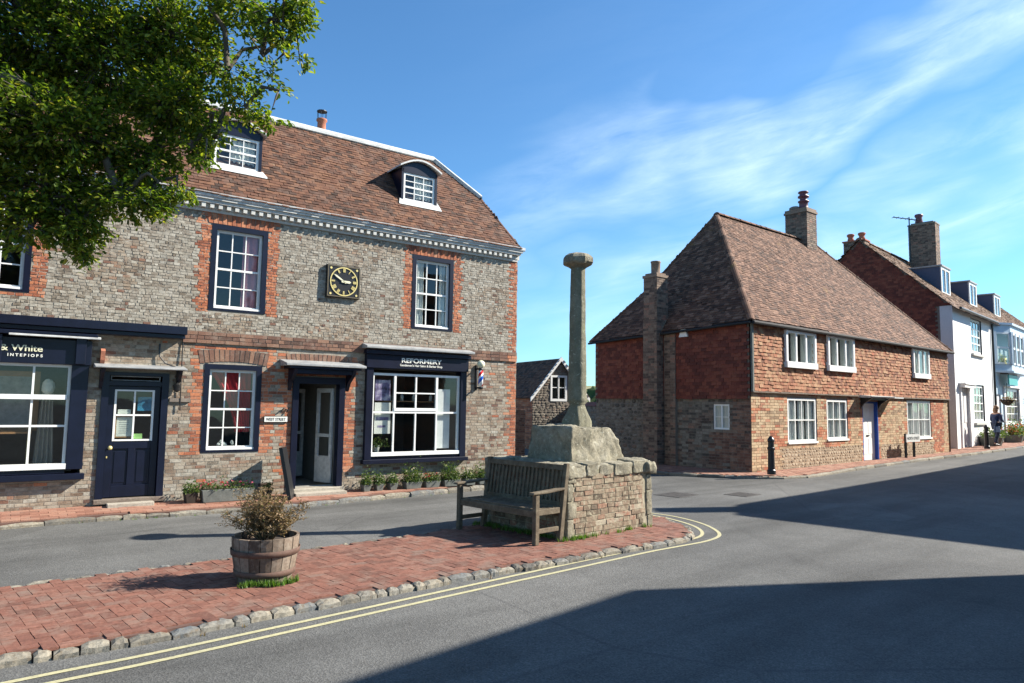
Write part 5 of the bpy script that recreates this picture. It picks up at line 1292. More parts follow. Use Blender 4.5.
# side wall toward the lane (local frame: x runs away from the near corner, y outward negative => rotate +90)
SD = bpy.data.objects.new('side_anchor', None)
bpy.data.objects.remove(SD)
SROT = pi/2
def sp(x, y, z): return (y, x, z)     # side coords (along, outward negative, up) -> cottage coords (u = y, v = x)
SH = [(.66,1.18,1.17,1.86)]
def side_build(mb, name, mat, **k):
    # mirror so that along goes +v and outward goes -u; flip faces to keep them outward
    mb.v = [(v[1], v[0], v[2]) for v in mb.v]; mb.f = [tuple(reversed(f_)) for f_ in mb.f]
    return mb.build(name, mat, C_, **k)
mb = MB(); wall_cells(mb, 0, CD, -.1, 2.02, SH, 0, .12); wall_cells(mb, 0, CD, 2.02, ZE, [], -.04, .1); SWm = mb
r1, r2, r3 = MB(), MB(), MB()
def pickS(x, z, row):
    if x < 1.25 and (z < 1.1 or x < .5) and rnd() < .85: return r3
    if x < .6 or (1.9 < x < 2.0): return r1
    if noise.noise(Vector((x*1.2, z*1.2, 4))) > .18: return r1
    return r2
brick_field(pickS, 0, CD, -.1, 2.02, SH+[(2.84,3.40,-.2,6)], .225, .075, .012, 0, .006, .005, clip=lambda x, z: not (x > 3.4))
rubble_field(r2, 3.4, CD, -.1, 2.0, [], .13, 0)
combine('side_wall', [(flipside(SWm),'mortar_dark'),(flipside(r1),'brown_brick'),(flipside(r2),'rubble'),(flipside(r3),'dark_red_brick')], C_)
mb = MB(); hung(mb, (0,-.045,2.0), (1,0,0), CD, ZE-2.0); side_build(mb, 'side_hung_tiles', M['hung_tile_red'])
mb = MB(); x0, x1, z0, z1 = SH[0]; y = .03
for q in ((x0,x0+.05,z0,z1),(x1-.05,x1,z0,z1),(x0+.05,x1-.05,z0,z0+.05),(x0+.05,x1-.05,z1-.05,z1)): mb.box(q[0],q[1],y,y+.05,q[2],q[3])
c = (x0+x1)/2; mb.box(c-.02,c+.02,y,y+.05,z0+.05,z1-.05); mb.box(x0+.05,c-.02,y+.005,y+.04,1.5,1.52); mb.box(c+.02,x1-.05,y+.005,y+.04,1.5,1.52)
wn = side_build(mb, 'window', M['white']); wn['label'] = 'small white two light window low in the shaded side wall'
mb = MB(); mb.quad((x0+.05,y+.02,z0+.05),(x1-.05,y+.02,z0+.05),(x1-.05,y+.02,z1-.05),(x0+.05,y+.02,z1-.05)); g = side_build(mb, 'pane', M['glass']); g.parent = wn
mb = curtain_mesh(x0, x1, z0, z1, .1, 5, .015); g = side_build(mb, 'curtain', M['curtain'], smooth=True); g.parent = wn
# side chimney: projecting stack from the ground, offset flue and a pot
mb = MB(); SX0, SX1 = 2.86, 3.38; SO = .36
mb.box(-SO, .0, SX0, SX1, -.1, 4.35); SCc = mb
def box_bricks(mb, x0, x1, y0, y1, z0, z1, taper=None, bh=.075):
    """brick skin round an upright stack"""
    w1, w2 = x1-x0, y1-y0
    def add(length, place):
        t = MB(); brick_field(lambda a, b, r: t, 0, length, z0, z1, [], .215, bh, .011, 0, .006, .004)
        n = len(mb.v); mb.v += [place(v) for v in t.v]; mb.f += [tuple(i+n for i in f_) for f_ in t.f]; mb.mi += [0]*len(t.f)
    add(w1, lambda v: (x0+v[0], y0+v[1], v[2])); add(w2, lambda v: (x1-v[1], y0+v[0], v[2])); add(w1, lambda v: (x1-v[0], y1-v[1], v[2])); add(w2, lambda v: (x0+v[1], y1-v[0], v[2]))
mb = MB(); box_bricks(mb, -SO, .0, SX0, SX1, -.1, 4.35); SCH = combine('side_chimney', [(SCc,'mortar_dark'),(mb,'brown_brick')], C_)
up = MB(); up.box(-SO+.01, .14, SX0+.0, SX1-.02, 4.35, 5.62); 
mb = MB(); box_bricks(mb, -SO+.01, .14, SX0, SX1-.02, 4.35, 5.62); mb.box(-SO-.02,.17,SX0-.03,SX1+.01,5.62,5.70); mb.box(-SO+.04,.1,SX0+.03,SX1-.05,5.70,5.76); combine('stack', [(up,'mortar_dark'),(mb,'brown_brick')], SCH)
mb = MB(); mb.prism([(.0,SX0,3.7),(.0,SX1,3.7),(-.02,SX1,4.6),(-.02,SX0,4.6)], (.16,0,.5)); mb.build('flue_shoulder', M['rubble'], SCH)
mb = MB(); mb.lathe([(.13,0),(.15,.03),(.135,.06),(.14,.36),(.155,.38),(.15,.42),(.10,.42)], (-.11,3.1,5.72), 8); mb.build('chimney_pot', M['brown_brick'], SCH, smooth=True)
mb = MB(); mb.box(-.10,.0,2.40,2.80,-.1,3.9); t2 = MB(); brick_field(lambda a,b,r: t2, 0, .4, -.1, 3.9, [], .2, .075, .011); mb2 = MB(); mb2.v = [(v[1]-.10, v[0]+2.40, v[2]) for v in t2.v]; mb2.f = [tuple(reversed(q)) for q in t2.f]; mb2.mi = t2.mi; combine('pier', [(mb,'rubble'),(mb2,'brown_brick')], C_)
# white triangular flood light under the eave
mb = MB(); mb.prism([(-.14,1.93,3.78),(-.14,2.23,3.78),(-.14,2.16,4.0),(-.14,2.0,4.0)], (.1,0,0)); mb.build('flood_light', M['white'], C_)

# roof
px_ = R(53.5)
AP1, AP2 = 2.62, 8.75; VR = 2.85; OV = .16
tl, base = MB(), MB()
def face(P0, P1, P2, P3, sagk=0, mat=None, course=.10):
    """eave P0->P1, top P2 (above P1) .. P3 (above P0)"""
    P0, P1, P2, P3 = [Vector(p) for p in (P0, P1, P2, P3)]
    A = (P1-P0).normalized(); n = A.cross((P3-P0)).normalized(); S = n.cross(A)
    if S.z < 0: S = -S
    loc = [((p-P0).dot(A), (p-P0).dot(S)) for p in (P0, P1, P2, P3)]; hmax = max(l[1] for l in loc)
    sg = (lambda a, s: -sagk*sin(pi*min(max(s/hmax,0),1))*(1.0)) if sagk else None
    if abs(loc[2][0]-loc[3][0]) < .02: loc = loc[:3]
    tile_field(tl, P0, A, S, loc, course, .165, .012, sg, base)
E = [(-OV,-OV),(CL+OV,-OV),(CL+OV,CD+OV),(-OV,CD+OV)]
ez = [4.08,4.03,4.0,3.86]
e0,e1,e2,e3 = [(x,y,z) for (x,y),z in zip(E, ez)]
_t = (VR+OV)/(VR+OV); a2 = (AP2,VR,8.03); _zr = (AP2-e1[0])*(e1[2]-e0[2])/(e1[0]-e0[0]); a1 = (AP1,VR,8.03-(AP2-AP1)*(e1[2]-e0[2])/(e1[0]-e0[0]))
M['gutter_black'] = plain('matt_black_gutter', (.02,.02,.02), .85)
KP = (AP1-(AP1+OV)*.52, VR+(CD+OV-VR)*.52, 5.66)
def plane(pts, course=.088, w=.15):
    pts = [Vector(p) for p in pts]; n = (pts[1]-pts[0]).cross(pts[2]-pts[0]).normalized()
    if n.z < 0: n = -n
    A = Vector((0,0,1)).cross(n).normalized(); S = n.cross(A).normalized()
    if S.z < 0: S = -S; A = -A
    lo = min(pts, key=lambda q: (q-pts[0]).dot(S)); O_ = lo
    tile_field(tl, O_, A, S, [((p-O_).dot(A), (p-O_).dot(S)) for p in pts], course, w, .012)
    base.poly([tuple(p-n*.004) for p in pts])
plane([e0, e1, a2, a1]); plane([e3, e0, KP]); plane([e0, a1, KP]); plane([e1, e2, a2]); plane([e2, e3, KP]); plane([e2, KP, a1, a2][:3]); plane([e2, a1, a2])
combine('roof', [(base,'felt'),(tl,'tile_C')], C_)
mb = MB(); ridge_line(mb, (a1[0],VR,a1[2]+.02), (a2[0],VR,a2[2]+.02), .11, .3); mb.build('ridge_tiles', M['tile_C'], C_)
mb = MB(); ridge_line(mb, a1, (e0[0],e0[1],e0[2]+.02), .10, .2); ridge_line(mb, a2, e1, .09, .2); ridge_line(mb, a1, KP, .09, .2); ridge_line(mb, KP, e3, .09, .2); mb.build('hip_tiles', M['tile_C'], C_)
mb = MB(); mb.tube([(E[0][0]-.0,E[0][1]-.05,4.02),(E[1][0],E[1][1]-.05,3.97)], .05, 8); mb.tube([(E[0][0]-.05,E[0][1],4.02),(E[3][0]-.05,E[3][1],3.80)], .035, 8); mb.tube([(E[0][0],-.33,4.0),(-.07,-.12,3.8),(-.07,-.12,.1)], .03, 8) if False else None
mb.build('gutter', M['gutter_black'], C_)
mb = MB(); mb.quad((-OV,-OV,4.0),(CL+OV,-OV,3.97),(CL+OV,0,ZE),(-OV,0,ZE)); mb.quad((-OV,CD+OV,3.82),(-OV,-OV,4.0),(0,-OV,ZE),(0,CD+OV,3.9)); mb.build('soffit', M['felt'], C_)
# ridge chimney
q0, q1, w0, w1 = 7.75, 8.45, 2.55, 3.4
k = MB(); k.box(q0+.005, q1-.005, w0+.005, w1-.005, 7.3, 9.22); KK = k
mb = MB(); box_bricks(mb, q0, q1, w0, w1, 7.4, 9.05); mb.box(q0-.04,q1+.04,w0-.04,w1+.04,9.05,9.13); mb.box(q0-.01,q1+.01,w0-.01,w1+.01,9.133,9.22); KC = combine('chimney', [(KK,'mortar_dark'),(mb,'brown_brick')], C_)
M['pot_purple'] = plain('glazed_purple_pot', (.14,.045,.06), .5, var=.3)
mb = MB(); mb.lathe([(.20,0),(.18,.06),(.16,.1),(.16,.28),(.2,.3),(.2,.34),(.13,.36),(.13,.46),(.2,.48),(.2,.53),(.14,.55),(.14,.64),(.19,.66),(.18,.70),(.1,.72)], (q1-.35,w0+.3,9.22), 18); mb.build('chimney_pot', M['pot_purple'], KC, smooth=True)
mb = MB(); mb.lathe([(.2,0),(.2,.12),(.14,.16)], (q0+.25,w1-.25,9.22), 16); mb.build('capped_pot', M['mortar_dark'], KC, smooth=True)

# street furniture by the cottage
def CT(name, label, cat, u, v, z, group=None, rot=0): p = Cw(u, v); return thing(name, label, cat, (p[0], p[1], z), CROT+rot, group)
def bollard(x, y, z, label):
    t_ = thing('bollard', label, 'bollard', (x, y, z), 0, 'black bollards on the far pavement')
    mb = MB(); mb.lathe([(.105,0),(.105,.1),(.085,.13),(.078,.60),(.095,.62),(.095,.66),(.075,.68),(.072,.80),(.09,.83),(.08,.88),(.05,.92)], (0,0,0), 20); mb.build('post', M['black'], t_, smooth=False); 
    mb = MB(); mb.lathe([(.0005,0),(.05,.0),(.045,.02),(.001,.04)], (0,0,.92), 16); mb.build('cap', M['black'], t_)
bollard(6.56, 17.78, .115, 'black cast iron bollard at the near corner of the tile hung cottage')
bollard(18.9, 28.0, .30, 'black cast iron bollard beside the walking woman')
t_ = CT('street_sign', 'low street name sign on two black posts in front of the cottage', 'sign', 8.6, -.28, .13)
for xx in (-.02,.62): mb = MB(); mb.tube([(xx,0,0),(xx,0,.86)], .045, 8); mb.build('post', M['black'], t_)
mb = MB(); mb.box(-.12,.95,-.075,-.05,.58,.84); mb.build('plate', M['lead_pale'], t_); text_mesh(t_, 'NORTH STREET', -.06, .66, .13, 'black', -.077, .94, .001, .001)

# garden wall continuing from the cottage along the lane
t_ = thing('garden_wall', 'low shaded flint garden wall running back from the cottage along the lane', 'wall', (*Cw(0,CD),0), R(3))
mb = MB(); mb.box(0,.3,0,7,-.1,1.75); mb.build('wall_core', M['mortar_dark'], t_); mb = MB(); rubble_field(mb, 0, 7, -.1, 1.75, [], .14, 0); mb.v = [(v[1], v[0], v[2]) for v in mb.v]; mb.f = [tuple(reversed(f_)) for f_ in mb.f]; mb.build('flint_facing', M['rubble'], t_)
mb = MB(); mb.prism([(-.05,0,1.75),(.35,0,1.75),(.15,0,1.9)], (0,7,0)); mb.build('coping', M['hung_tile_red'], t_)

# ------------------------------------------------------------------ flint outbuilding down the lane
OROT = atan2(.47,.88)
t_ = thing('flint_outbuilding', 'small gabled flint building with white bargeboards down the lane between the houses', 'house', (.84,28.0,0), OROT)
ow, ol, oz, oa = 2.55, 5.0, 2.1, 3.62
mb = MB(); wall_cells(mb, 0, ow, -.1, oz, [(.84,1.62,1.93,2.1)], 0, .1); mb.poly([(0,0,oz),(.84,0,oz),(.84,0,2.86),(ow/2,0,oa)][:1]+[(.84,0,oz),(.84,0,oz+(oa-oz)*.84/(ow/2))]); mb.poly([(1.62,0,oz),(ow,0,oz),(1.62,0,oz+(oa-oz)*(ow-1.62)/(ow/2))]); mb.poly([(.84,0,2.98),(1.62,0,2.98),(1.62,0,oz+(oa-oz)*(ow-1.62)/(ow/2)),(ow/2,0,oa),(.84,0,oz+(oa-oz)*.84/(ow/2))])
mb.poly([(0,ol,-.1),(0,0,-.1),(0,0,oz),(0,ol,oz)]); mb.poly([(ow,0,-.1),(ow,ol,-.1),(ow,ol,oz),(ow,0,oz)]); mb.poly([(ow,ol,-.1),(0,ol,-.1),(0,ol,oz),(ow/2,ol,oa),(ow,ol,oz)])
mb.build('wall', M['mortar_dark'], t_)
mb = MB(); rubble_field(mb, 0, ow, -.1, oa, [(.80,1.66,1.89,3.02)], .13, 0, clip=lambda x, z: z < oz+(oa-oz)*(1-abs(x-ow/2)/(ow/2))-.05); mb.build('flint_facing', M['rubble'], t_)
mb = MB(); brick_field(lambda a,b,r: mb, 0, ol, 0, oz, [], .225, .075, .012); mb.v = [(v[1], v[0], v[2]) for v in mb.v]; mb.f = [tuple(reversed(f_)) for f_ in mb.f]; mb.build('brickwork', M['red_brick'], t_)
tl = MB(); sl = Vector((ow/2,0,oa-oz)); Ls = sl.length; n_ = Vector((1,0,0))
tile_field(tl, (-.12,-.1,oz-.06), (0,1,0), sl, [(0,0),(ol+.2,0),(ol+.2,Ls+.1),(0,Ls+.1)], .10, .165); tile_field(tl, (ow+.12,-.1,oz-.06), (0,1,0), (-ow/2,0,oa-oz), [(0,0),(ol+.2,0),(ol+.2,Ls+.1),(0,Ls+.1)], .10, .165); tl.build('roof_tiles', M['tile_L'], t_)
mb = MB()
for s_ in (0,1):
    f_ = (lambda x: x) if s_ == 0 else (lambda x: ow-x)
    mb.quad((f_(-.12),-.1,oz-.07),(f_(-.12),ol+.1,oz-.07),(f_(ow/2),ol+.1,oa+.05),(f_(ow/2),-.1,oa+.05))
mb.build('roof_slab', M['felt'], t_)
mb = MB(); mb.prism([(-.14,-.14,oz-.20),(-.14,-.14,oz-.04),(ow/2,-.14,oa+.12),(ow/2,-.14,oa-.06)], (0,.04,0)); mb.prism([(ow+.14,-.14,oz-.04),(ow+.14,-.14,oz-.20),(ow/2,-.14,oa-.06),(ow/2,-.14,oa+.12)], (0,.04,0)); mb.build('bargeboard', M['white'], t_)
mb = MB()
for q in ((.84,.92,1.93,2.98),(1.54,1.62,1.93,2.98),(.92,1.54,1.93,2.03),(.92,1.54,2.90,2.98),(1.21,1.25,2.03,2.90)): mb.box(q[0],q[1],-.03,.05,q[2],q[3])
mb.box(.92,1.54,-.01,.04,2.47,2.50); wn = mb.build('window', M['white'], t_); g = MB(); g.quad((.92,.02,2.03),(1.54,.02,2.03),(1.54,.02,2.9),(.92,.02,2.9)); g.build('pane', M['glass'], wn); g = MB(); g.quad((.8,.5,1.9),(1.7,.5,1.9),(1.7,.5,3),(.8,.5,3)); g.build('room_interior', M['interior'], t_)
# brick wall in the lane
t_ = thing('lane_wall', 'shaded brick yard wall beside the flint outbuilding', 'wall', (-2.6,24.5,0), 0); mb = MB(); mb.box(0,3.1,0,.25,-.1,1.6); mb.build('wall_core', M['mortar_dark'], t_); mb = MB(); brick_field(lambda a,b,r: mb, 0, 3.1, -.1, 1.6, [], .225, .075, .012); mb.build('brickwork', M['dark_red_brick'], t_)
# ------------------------------------------------------------------ row of houses on the right
RX, RY, RUX, RUY = 17.9515, 28.3244, .71453, .69960
RROT = atan2(RUY, RUX)
def Rw(u, v=0): return (RX+RUX*u-RUY*v, RY+RUY*u+RUX*v)
RE, RZ, RV = 6.08, 9.35, 3.5
def gable_roof(T_, x0, x1, mat, zr=RZ, ze=RE, vd=2*RV, ov=.2, course=.13):
    tl = MB(); sl = Vector((0,RV,zr-ze)); L_ = sl.length; sn = sl.normalized(); ex = ov/ (RV/L_)
    O1 = Vector((x0,0,ze))-sn*ex
    tile_field(tl, O1, (1,0,0), sn, [(0,0),(x1-x0,0),(x1-x0,L_+ex),(0,L_+ex)], course, .2, .014)
    O2 = Vector((x0,vd,ze))-Vector((0,-sn.y,sn.z))*ex
    tile_field(tl, O2, (1,0,0), (0,-sn.y,sn.z), [(0,0),(x1-x0,0),(x1-x0,L_+ex),(0,L_+ex)], course, .2, .014)
    b = MB(); b.quad(O1, O1+Vector((x1-x0,0,0)), (x1,RV,zr), (x0,RV,zr)); b.quad(O2+Vector((x1-x0,0,0)), O2, (x0,RV,zr), (x1,RV,zr)); combine('roof', [(b,'felt'),(tl,mat)], T_)
    r = MB(); ridge_line(r, (x0,RV,zr+.03), (x1,RV,zr+.03), .12, .3); r.build('ridge_tiles', M[mat], T_)
def rdormer(T_, x0, x1, vf, zb, zt, side='navy_grey'):
    def rv(z): return (z-RE)/(RZ-RE)*RV
    mb = MB(); mb.prism([(x0,vf,zb),(x0,rv(zb)+.1,zb),(x0,rv(zt)+.1,zt),(x0,vf,zt)], (.05,0,0)); mb.prism([(x1-.05,vf,zb),(x1-.05,rv(zb)+.1,zb),(x1-.05,rv(zt)+.1,zt),(x1-.05,vf,zt)], (.05,0,0)); d = mb.build('dormer', M[side], T_)
    mb = MB(); mb.box(x0-.05, x1+.05, vf-.08, rv(zt)+.25, zt, zt+.07); mb.build('dormer_roof', M['lead'], d)
    mb = MB(); c = (x0+x1)/2
    for q in ((x0,x0+.12,zb,zt),(x1-.12,x1,zb,zt),(x0+.12,x1-.12,zb,zb+.15),(x0+.12,x1-.12,zt-.12,zt),(c-.04,c+.04,zb+.15,zt-.12)): mb.box(q[0],q[1],vf-.03,vf+.03,q[2],q[3])
    mb.build('sash', M['white'], d); g = MB(); g.quad((x0+.12,vf,zb+.15),(x1-.12,vf,zb+.15),(x1-.12,vf,zt-.12),(x0+.12,vf,zt-.12)); g.build('pane', M['glass'], d)
    g = MB(); g.quad((x0+.05,vf+.3,zb),(x1-.05,vf+.3,zb),(x1-.05,vf+.3,zt),(x0+.05,vf+.3,zt)); g.build('room_interior', M['room_pale'], d)
M['navy_grey'] = plain('slate_blue_cladding', (.055,.075,.13), .6, var=.15)
W_ = thing('white_house', 'white rendered house with two dormers, brick gable and tall chimney beyond the cottage', 'house', (RX, RY, 0), RROT)
HW = [(2.85,4.75,4.30,5.86),(2.85,4.75,1.30,2.95),(.72,1.95,.25,2.75)]
mb = MB(); wall_cells(mb, 0, 6.6, -.1, RE, HW, 0, .14); mb.build('front_wall', M['render_white'], W_)
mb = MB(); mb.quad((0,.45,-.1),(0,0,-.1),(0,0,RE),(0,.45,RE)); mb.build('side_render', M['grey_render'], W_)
mb = MB(); mb.poly([(.01,7,-.1),(.01,.44,-.1),(.01,.44,RE),(.01,0,RE),(.01,RV,RZ),(.01,7,RE)]); mb.poly([(0,7,-.1),(0,7,RE),(6.6,7,RE),(6.6,7,-.1)]); mb.build('gable_wall', M['mortar_dark'], W_)
mb = MB(); hung(mb, (0,0,.2), (1,0,0), 7, RZ-.3)
keep = MB()
for i in range(len(mb.v)//8):
    c = sum((Vector(v) for v in mb.v[i*8:i*8+4]), Vector())/4
    a, z = c.x, c.z
    if z > RZ-abs(a-RV)/RV*(RZ-RE)-.06: continue
    if a < .55 and z < RE: continue
    m = len(keep.v); keep.v += [(v[1], v[0], v[2]) for v in mb.v[i*8:i*8+8]]
    for f_ in ((0,1,2,3),(4,5,1,0),(5,6,2,1),(7,4,0,3)): keep.f.append(tuple(m+q for q in reversed(f_))); keep.mi.append(0)
keep.build('gable_hung_tiles', M['hung_tile_red'], W_)
gable_roof(W_, -.08, 6.6, 'tile_R')
for h in HW[:2]:
    x0, x1, z0, z1 = h
    sash_window(W_, x0, x1, z0, z1, 3, 4, y=.05, border=0, curt=[('curtain',0,1)], fr=.10, barw=.05, rm='room_pale'); mb = MB(); mb.box(x0-.08,x1+.08,-.1,.05,z0-.1,z0-.002); mb.build('window_sill', M['cornice'], W_)
x0, x1, z0, z1 = HW[2]
mb = MB(); mb.box(x0, x1, .06, .10, z0, z1); D_ = mb.build('door', M['grey_render'], W_)
mb = MB()
for q in ((.86,1.27,.5,1.1),(1.4,1.81,.5,1.1),(.86,1.27,1.3,2.5),(1.4,1.81,1.3,2.5)): mb.box(q[0],q[1],.045,.0605,q[2],q[3])
mb.build('door_panels', M['grey_render'], D_)
mb = MB(); mb.box(x0-.14,x0,-.06,.05,.2,z1); mb.box(x1,x1+.14,-.06,.05,.2,z1); mb.box(x0-.2,x1+.2,-.22,.05,z1,z1+.12); mb.box(x0-.25,x1+.25,-.26,.05,z1+.123,z1+.2); mb.build('door_case', M['render_white'], W_)
mb = MB(); mb.tube([(6.55,-.07,.2),(6.55,-.07,5.9)], .05, 8); mb.build('drainpipe', M['black'], W_)
mb = MB(); mb.tube([(0,-.3,RE-.14),(6.6,-.3,RE-.14)], .06, 8); mb.build('gutter', M['black'], W_)
rdormer(W_, 3.0, 4.4, 1.1, 7.0, 8.3)
# chimneys
def stack(T_, x0, x1, y0, y1, z0, z1, mat='grey_brick'):
    k = MB(); k.box(x0+.004, x1-.004, y0+.004, y1-.004, z0, z1); mb = MB(); box_bricks(mb, x0, x1, y0, y1, z0, z1); return combine('chimney', [(k,'mortar_dark'),(mb,mat)], T_)
c = stack(W_, .05, .6, 3.3, 4.2, 8.6, 9.32, 'brown_brick')
mb = MB(); mb.box(.0,.65,3.25,4.25,9.32,9.38); 
for yy in (3.5,3.98): mb.lathe([(.12,0),(.14,.1),(.11,.2),(.17,.3),(.15,.35),(.1,.37)], (.32,yy,9.38), 14)
mb.build('chimney_pots', M['terracotta'], c, smooth=False)
c = stack(W_, 6.0, 6.75, 2.0, 3.2, 7.6, 11.05, 'brown_brick')
mb = MB(); mb.box(5.97,6.78,1.97,3.23,11.05,11.12); mb.box(6.1,6.65,2.1,3.1,11.123,11.2); mb.build('chimney_cap', M['rubble'], c)
mb = MB(); mb.lathe([(.16,0),(.18,.1),(.14,.3),(.2,.4),(.18,.48),(.1,.5)], (6.38,2.8,11.2), 14); mb.build('chimney_pot', M['pot_purple'], c, smooth=True)
t_ = thing('tv_aerial', 'thin television aerial fixed to the tall brick chimney', 'aerial', (*Rw(5.85,3.1), 9.2), RROT)
mb = MB(); mb.tube([(0,0,0),(0,0,2.3)], .03, 6); mb.build('mast', M['black'], t_); mb = MB(); mb.tube([(-.45,.6,2.32),(.3,-.4,2.12)], .025, 6)
for i in range(7): s_ = i/6; p = Vector((-.45,.6,2.32)).lerp(Vector((.3,-.4,2.12)), s_); mb.tube([p+Vector((-.14,-.1,0)), p+Vector((.14,.1,0))], .013, 5)
mb.build('antenna', M['black'], t_)

# pale blue shop with bay
S_ = thing('bay_shop', 'pale blue and white shop house with an upper bay window beyond the white house', 'house', (*Rw(6.62), 0), RROT)
M['pale_blue'] = plain('pale_blue_paint', (.42,.53,.62), .6, var=.08)
SW = [(2.2,5.4,1.15,2.95),(.4,1.4,.25,2.6)]
mb = MB(); wall_cells(mb, 0, 8.4, -.1, RE, SW, 0, .14); mb.quad((8.4,0,-.1),(8.4,7,-.1),(8.4,7,RE),(8.4,0,RE)); mb.quad((8.4,7,-.1),(0,7,-.1),(0,7,RE),(8.4,7,RE)); mb.build('wall', M['pale_blue'], S_)
gable_roof(S_, 0, 8.4, 'tile_R')
rdormer(S_, 1.3, 2.7, 1.1, 7.0, 8.25); rdormer(S_, 6.6, 8.0, 1.1, 7.0, 8.25)
bp = [(.5,0),(1.45,-.5),(5.2,-.5),(6.1,0)]
mb = MB()
for z0, z1, o_ in ((3.75,4.05,.0),(5.6,5.95,0)): mb.prism([(x,y,z0) for x,y in bp], (0,0,z1-z0))
mb.prism([(.42,0,3.65),(1.4,-.58,3.65),(5.25,-.58,3.65),(6.2,0,3.65)], (0,0,.1)); mb.prism([(.4,0,5.95),(1.4,-.6,5.95),(5.25,-.6,5.95),(6.2,0,5.95)], (0,0,.1))
for (a, b) in ((0,1),(1,2),(2,3)):
    A_ = Vector((*bp[a],0)); B2 = Vector((*bp[b],0)); d = (B2-A_); n = 1 if d.length < 2 else 4
    for i in range(n+1):
        p = A_.lerp(B2, i/n); mb.obox((p.x,p.y,4.83), d.normalized()*.09, Vector((-d.y,d.x,0)).normalized()*.06, (0,0,.78))
By = mb.build('bay_window', M['pale_blue'], S_)
g, sg = MB(), MB()
for (a, b) in ((0,1),(1,2),(2,3)):
    A_ = Vector((*bp[a],0)); B2 = Vector((*bp[b],0)); d = (B2-A_); n = 1 if d.length < 2 else 4; un = d.normalized(); nn = Vector((-un.y,un.x,0))*.02
    g.quad((A_.x,A_.y,4.05),(B2.x,B2.y,4.05),(B2.x,B2.y,5.6),(A_.x,A_.y,5.6))
    for i in range(n):
        p = A_.lerp(B2, (i+.5)/n); hw = d.length/n/2-.09
        for z in (4.10,4.85,5.55): sg.obox((p.x,p.y,z), un*hw, nn*1.5, (0,0,.045))
        for s_ in (-1,1): sg.obox(tuple(p+un*s_*(hw-.03)+Vector((0,0,4.83))), un*.035, nn*1.5, (0,0,.74))
sg.build('sash', M['white'], By); g.build('pane', M['glass'], By)
room(S_, .8, 5.8, 4.1, 5.5, d=2, y=.02, ex=.05)
mb = MB(); leaf_cloud(mb, [(1.15+ru(-.2,.2),-.2+ru(-.12,.12),4.12+abs(random.gauss(0,.2))) for _ in range(160)], .12); mb.build('window_plant', M['flower_white'], S_)
x0, x1, z0, z1 = SW[0]; sash_window(S_, x0, x1, z0, z1, 4, 4, y=.03, border=0, fr=.12, barw=.04, curt=[('curtain',0,.2)], rm='room_pale')
x0, x1, z0, z1 = SW[1]; mb = MB(); mb.box(x0,x1,.06,.1,z0,z1); mb.build('door', M['grey_render'], S_)
mb = MB(); mb.box(1.9,5.7,-.12,.0,3.0,3.06); mb.box(1.9,2.18,-.07,0,.2,2.99); mb.box(5.42,5.7,-.07,0,.2,2.99); mb.build('shop_surround', M['render_white'], S_)
t_ = thing('teal_sign', 'teal hanging sign board under the pale blue bay window', 'sign', (*Rw(8.0,-.35), 3.28), RROT)
M['teal'] = plain('teal_paint', (.05,.33,.32), .5, var=.1)
mb = MB(); mb.box(0,1.9,-.03,.03,-.20,.28); mb.build('board', M['teal'], t_); mb = MB(); mb.tube([(0,0,.28),(0,0,.34),(0,.33,.34)], .025, 6); mb.tube([(1.85,0,.28),(1.85,0,.34),(1.85,.33,.34)], .025, 6); mb.build('bracket', M['black'], t_)
# further house
H_ = thing('far_house', 'white house at the far right end of the row, mostly out of the picture', 'house', (*Rw(15.04), 0), RROT)
HWn = [(1.2,2.6,1.0,2.8),(1.2,2.6,3.9,5.5),(5,6.4,1,2.8),(5,6.4,3.9,5.5)]
mb = MB(); wall_cells(mb, 0, 12, -.1, RE, HWn, 0, .14); mb.quad((12,0,-.1),(12,7,-.1),(12,7,RE),(12,0,RE)); mb.poly([(12.0,0,RE),(12.0,7,RE),(12.0,RV,RZ)]); mb.build('wall', M['render_white'], H_); gable_roof(H_, 0, 12, 'tile_R')
for h in HWn: sash_window(H_, *h, 3, 4, border=0, fr=.08, barw=.03, curt=[('curtain',0,.3)], rm='room_pale')
# baskets and tubs
def basket(u, v, z, label, zc):
    t_ = thing('hanging_basket', label, 'hanging basket', (*Rw(u, v), z), RROT, 'hanging flower baskets on the shop')
    mb = MB(); mb.lathe([(.05,-.28),(.22,-.16),(.3,0)], (0,0,0), 14); mb.build('basket', M['soil'], t_); mb = MB(); leaf_cloud(mb, [(random.gauss(0,.13),random.gauss(0,.13),ru(-.2,.14)) for _ in range(300)], .08); mb.build('foliage', M['dry_leaf'], t_)
    mb = MB(); leaf_cloud(mb, [(random.gauss(0,.12),random.gauss(0,.12),ru(-.1,.15)) for _ in range(40)], .06); mb.build('flowers', M['flower_red'], t_)
    mb = MB(); mb.tube([(0,0,0),(0,0,zc)], .012, 5); mb.build('chain', M['black'], t_)
basket(7.5, -.35, 2.35, 'hanging basket of reddish flowers left of the small paned shop window', .8); basket(12.2, -.5, 2.35, 'hanging basket right of the small paned shop window', .8)
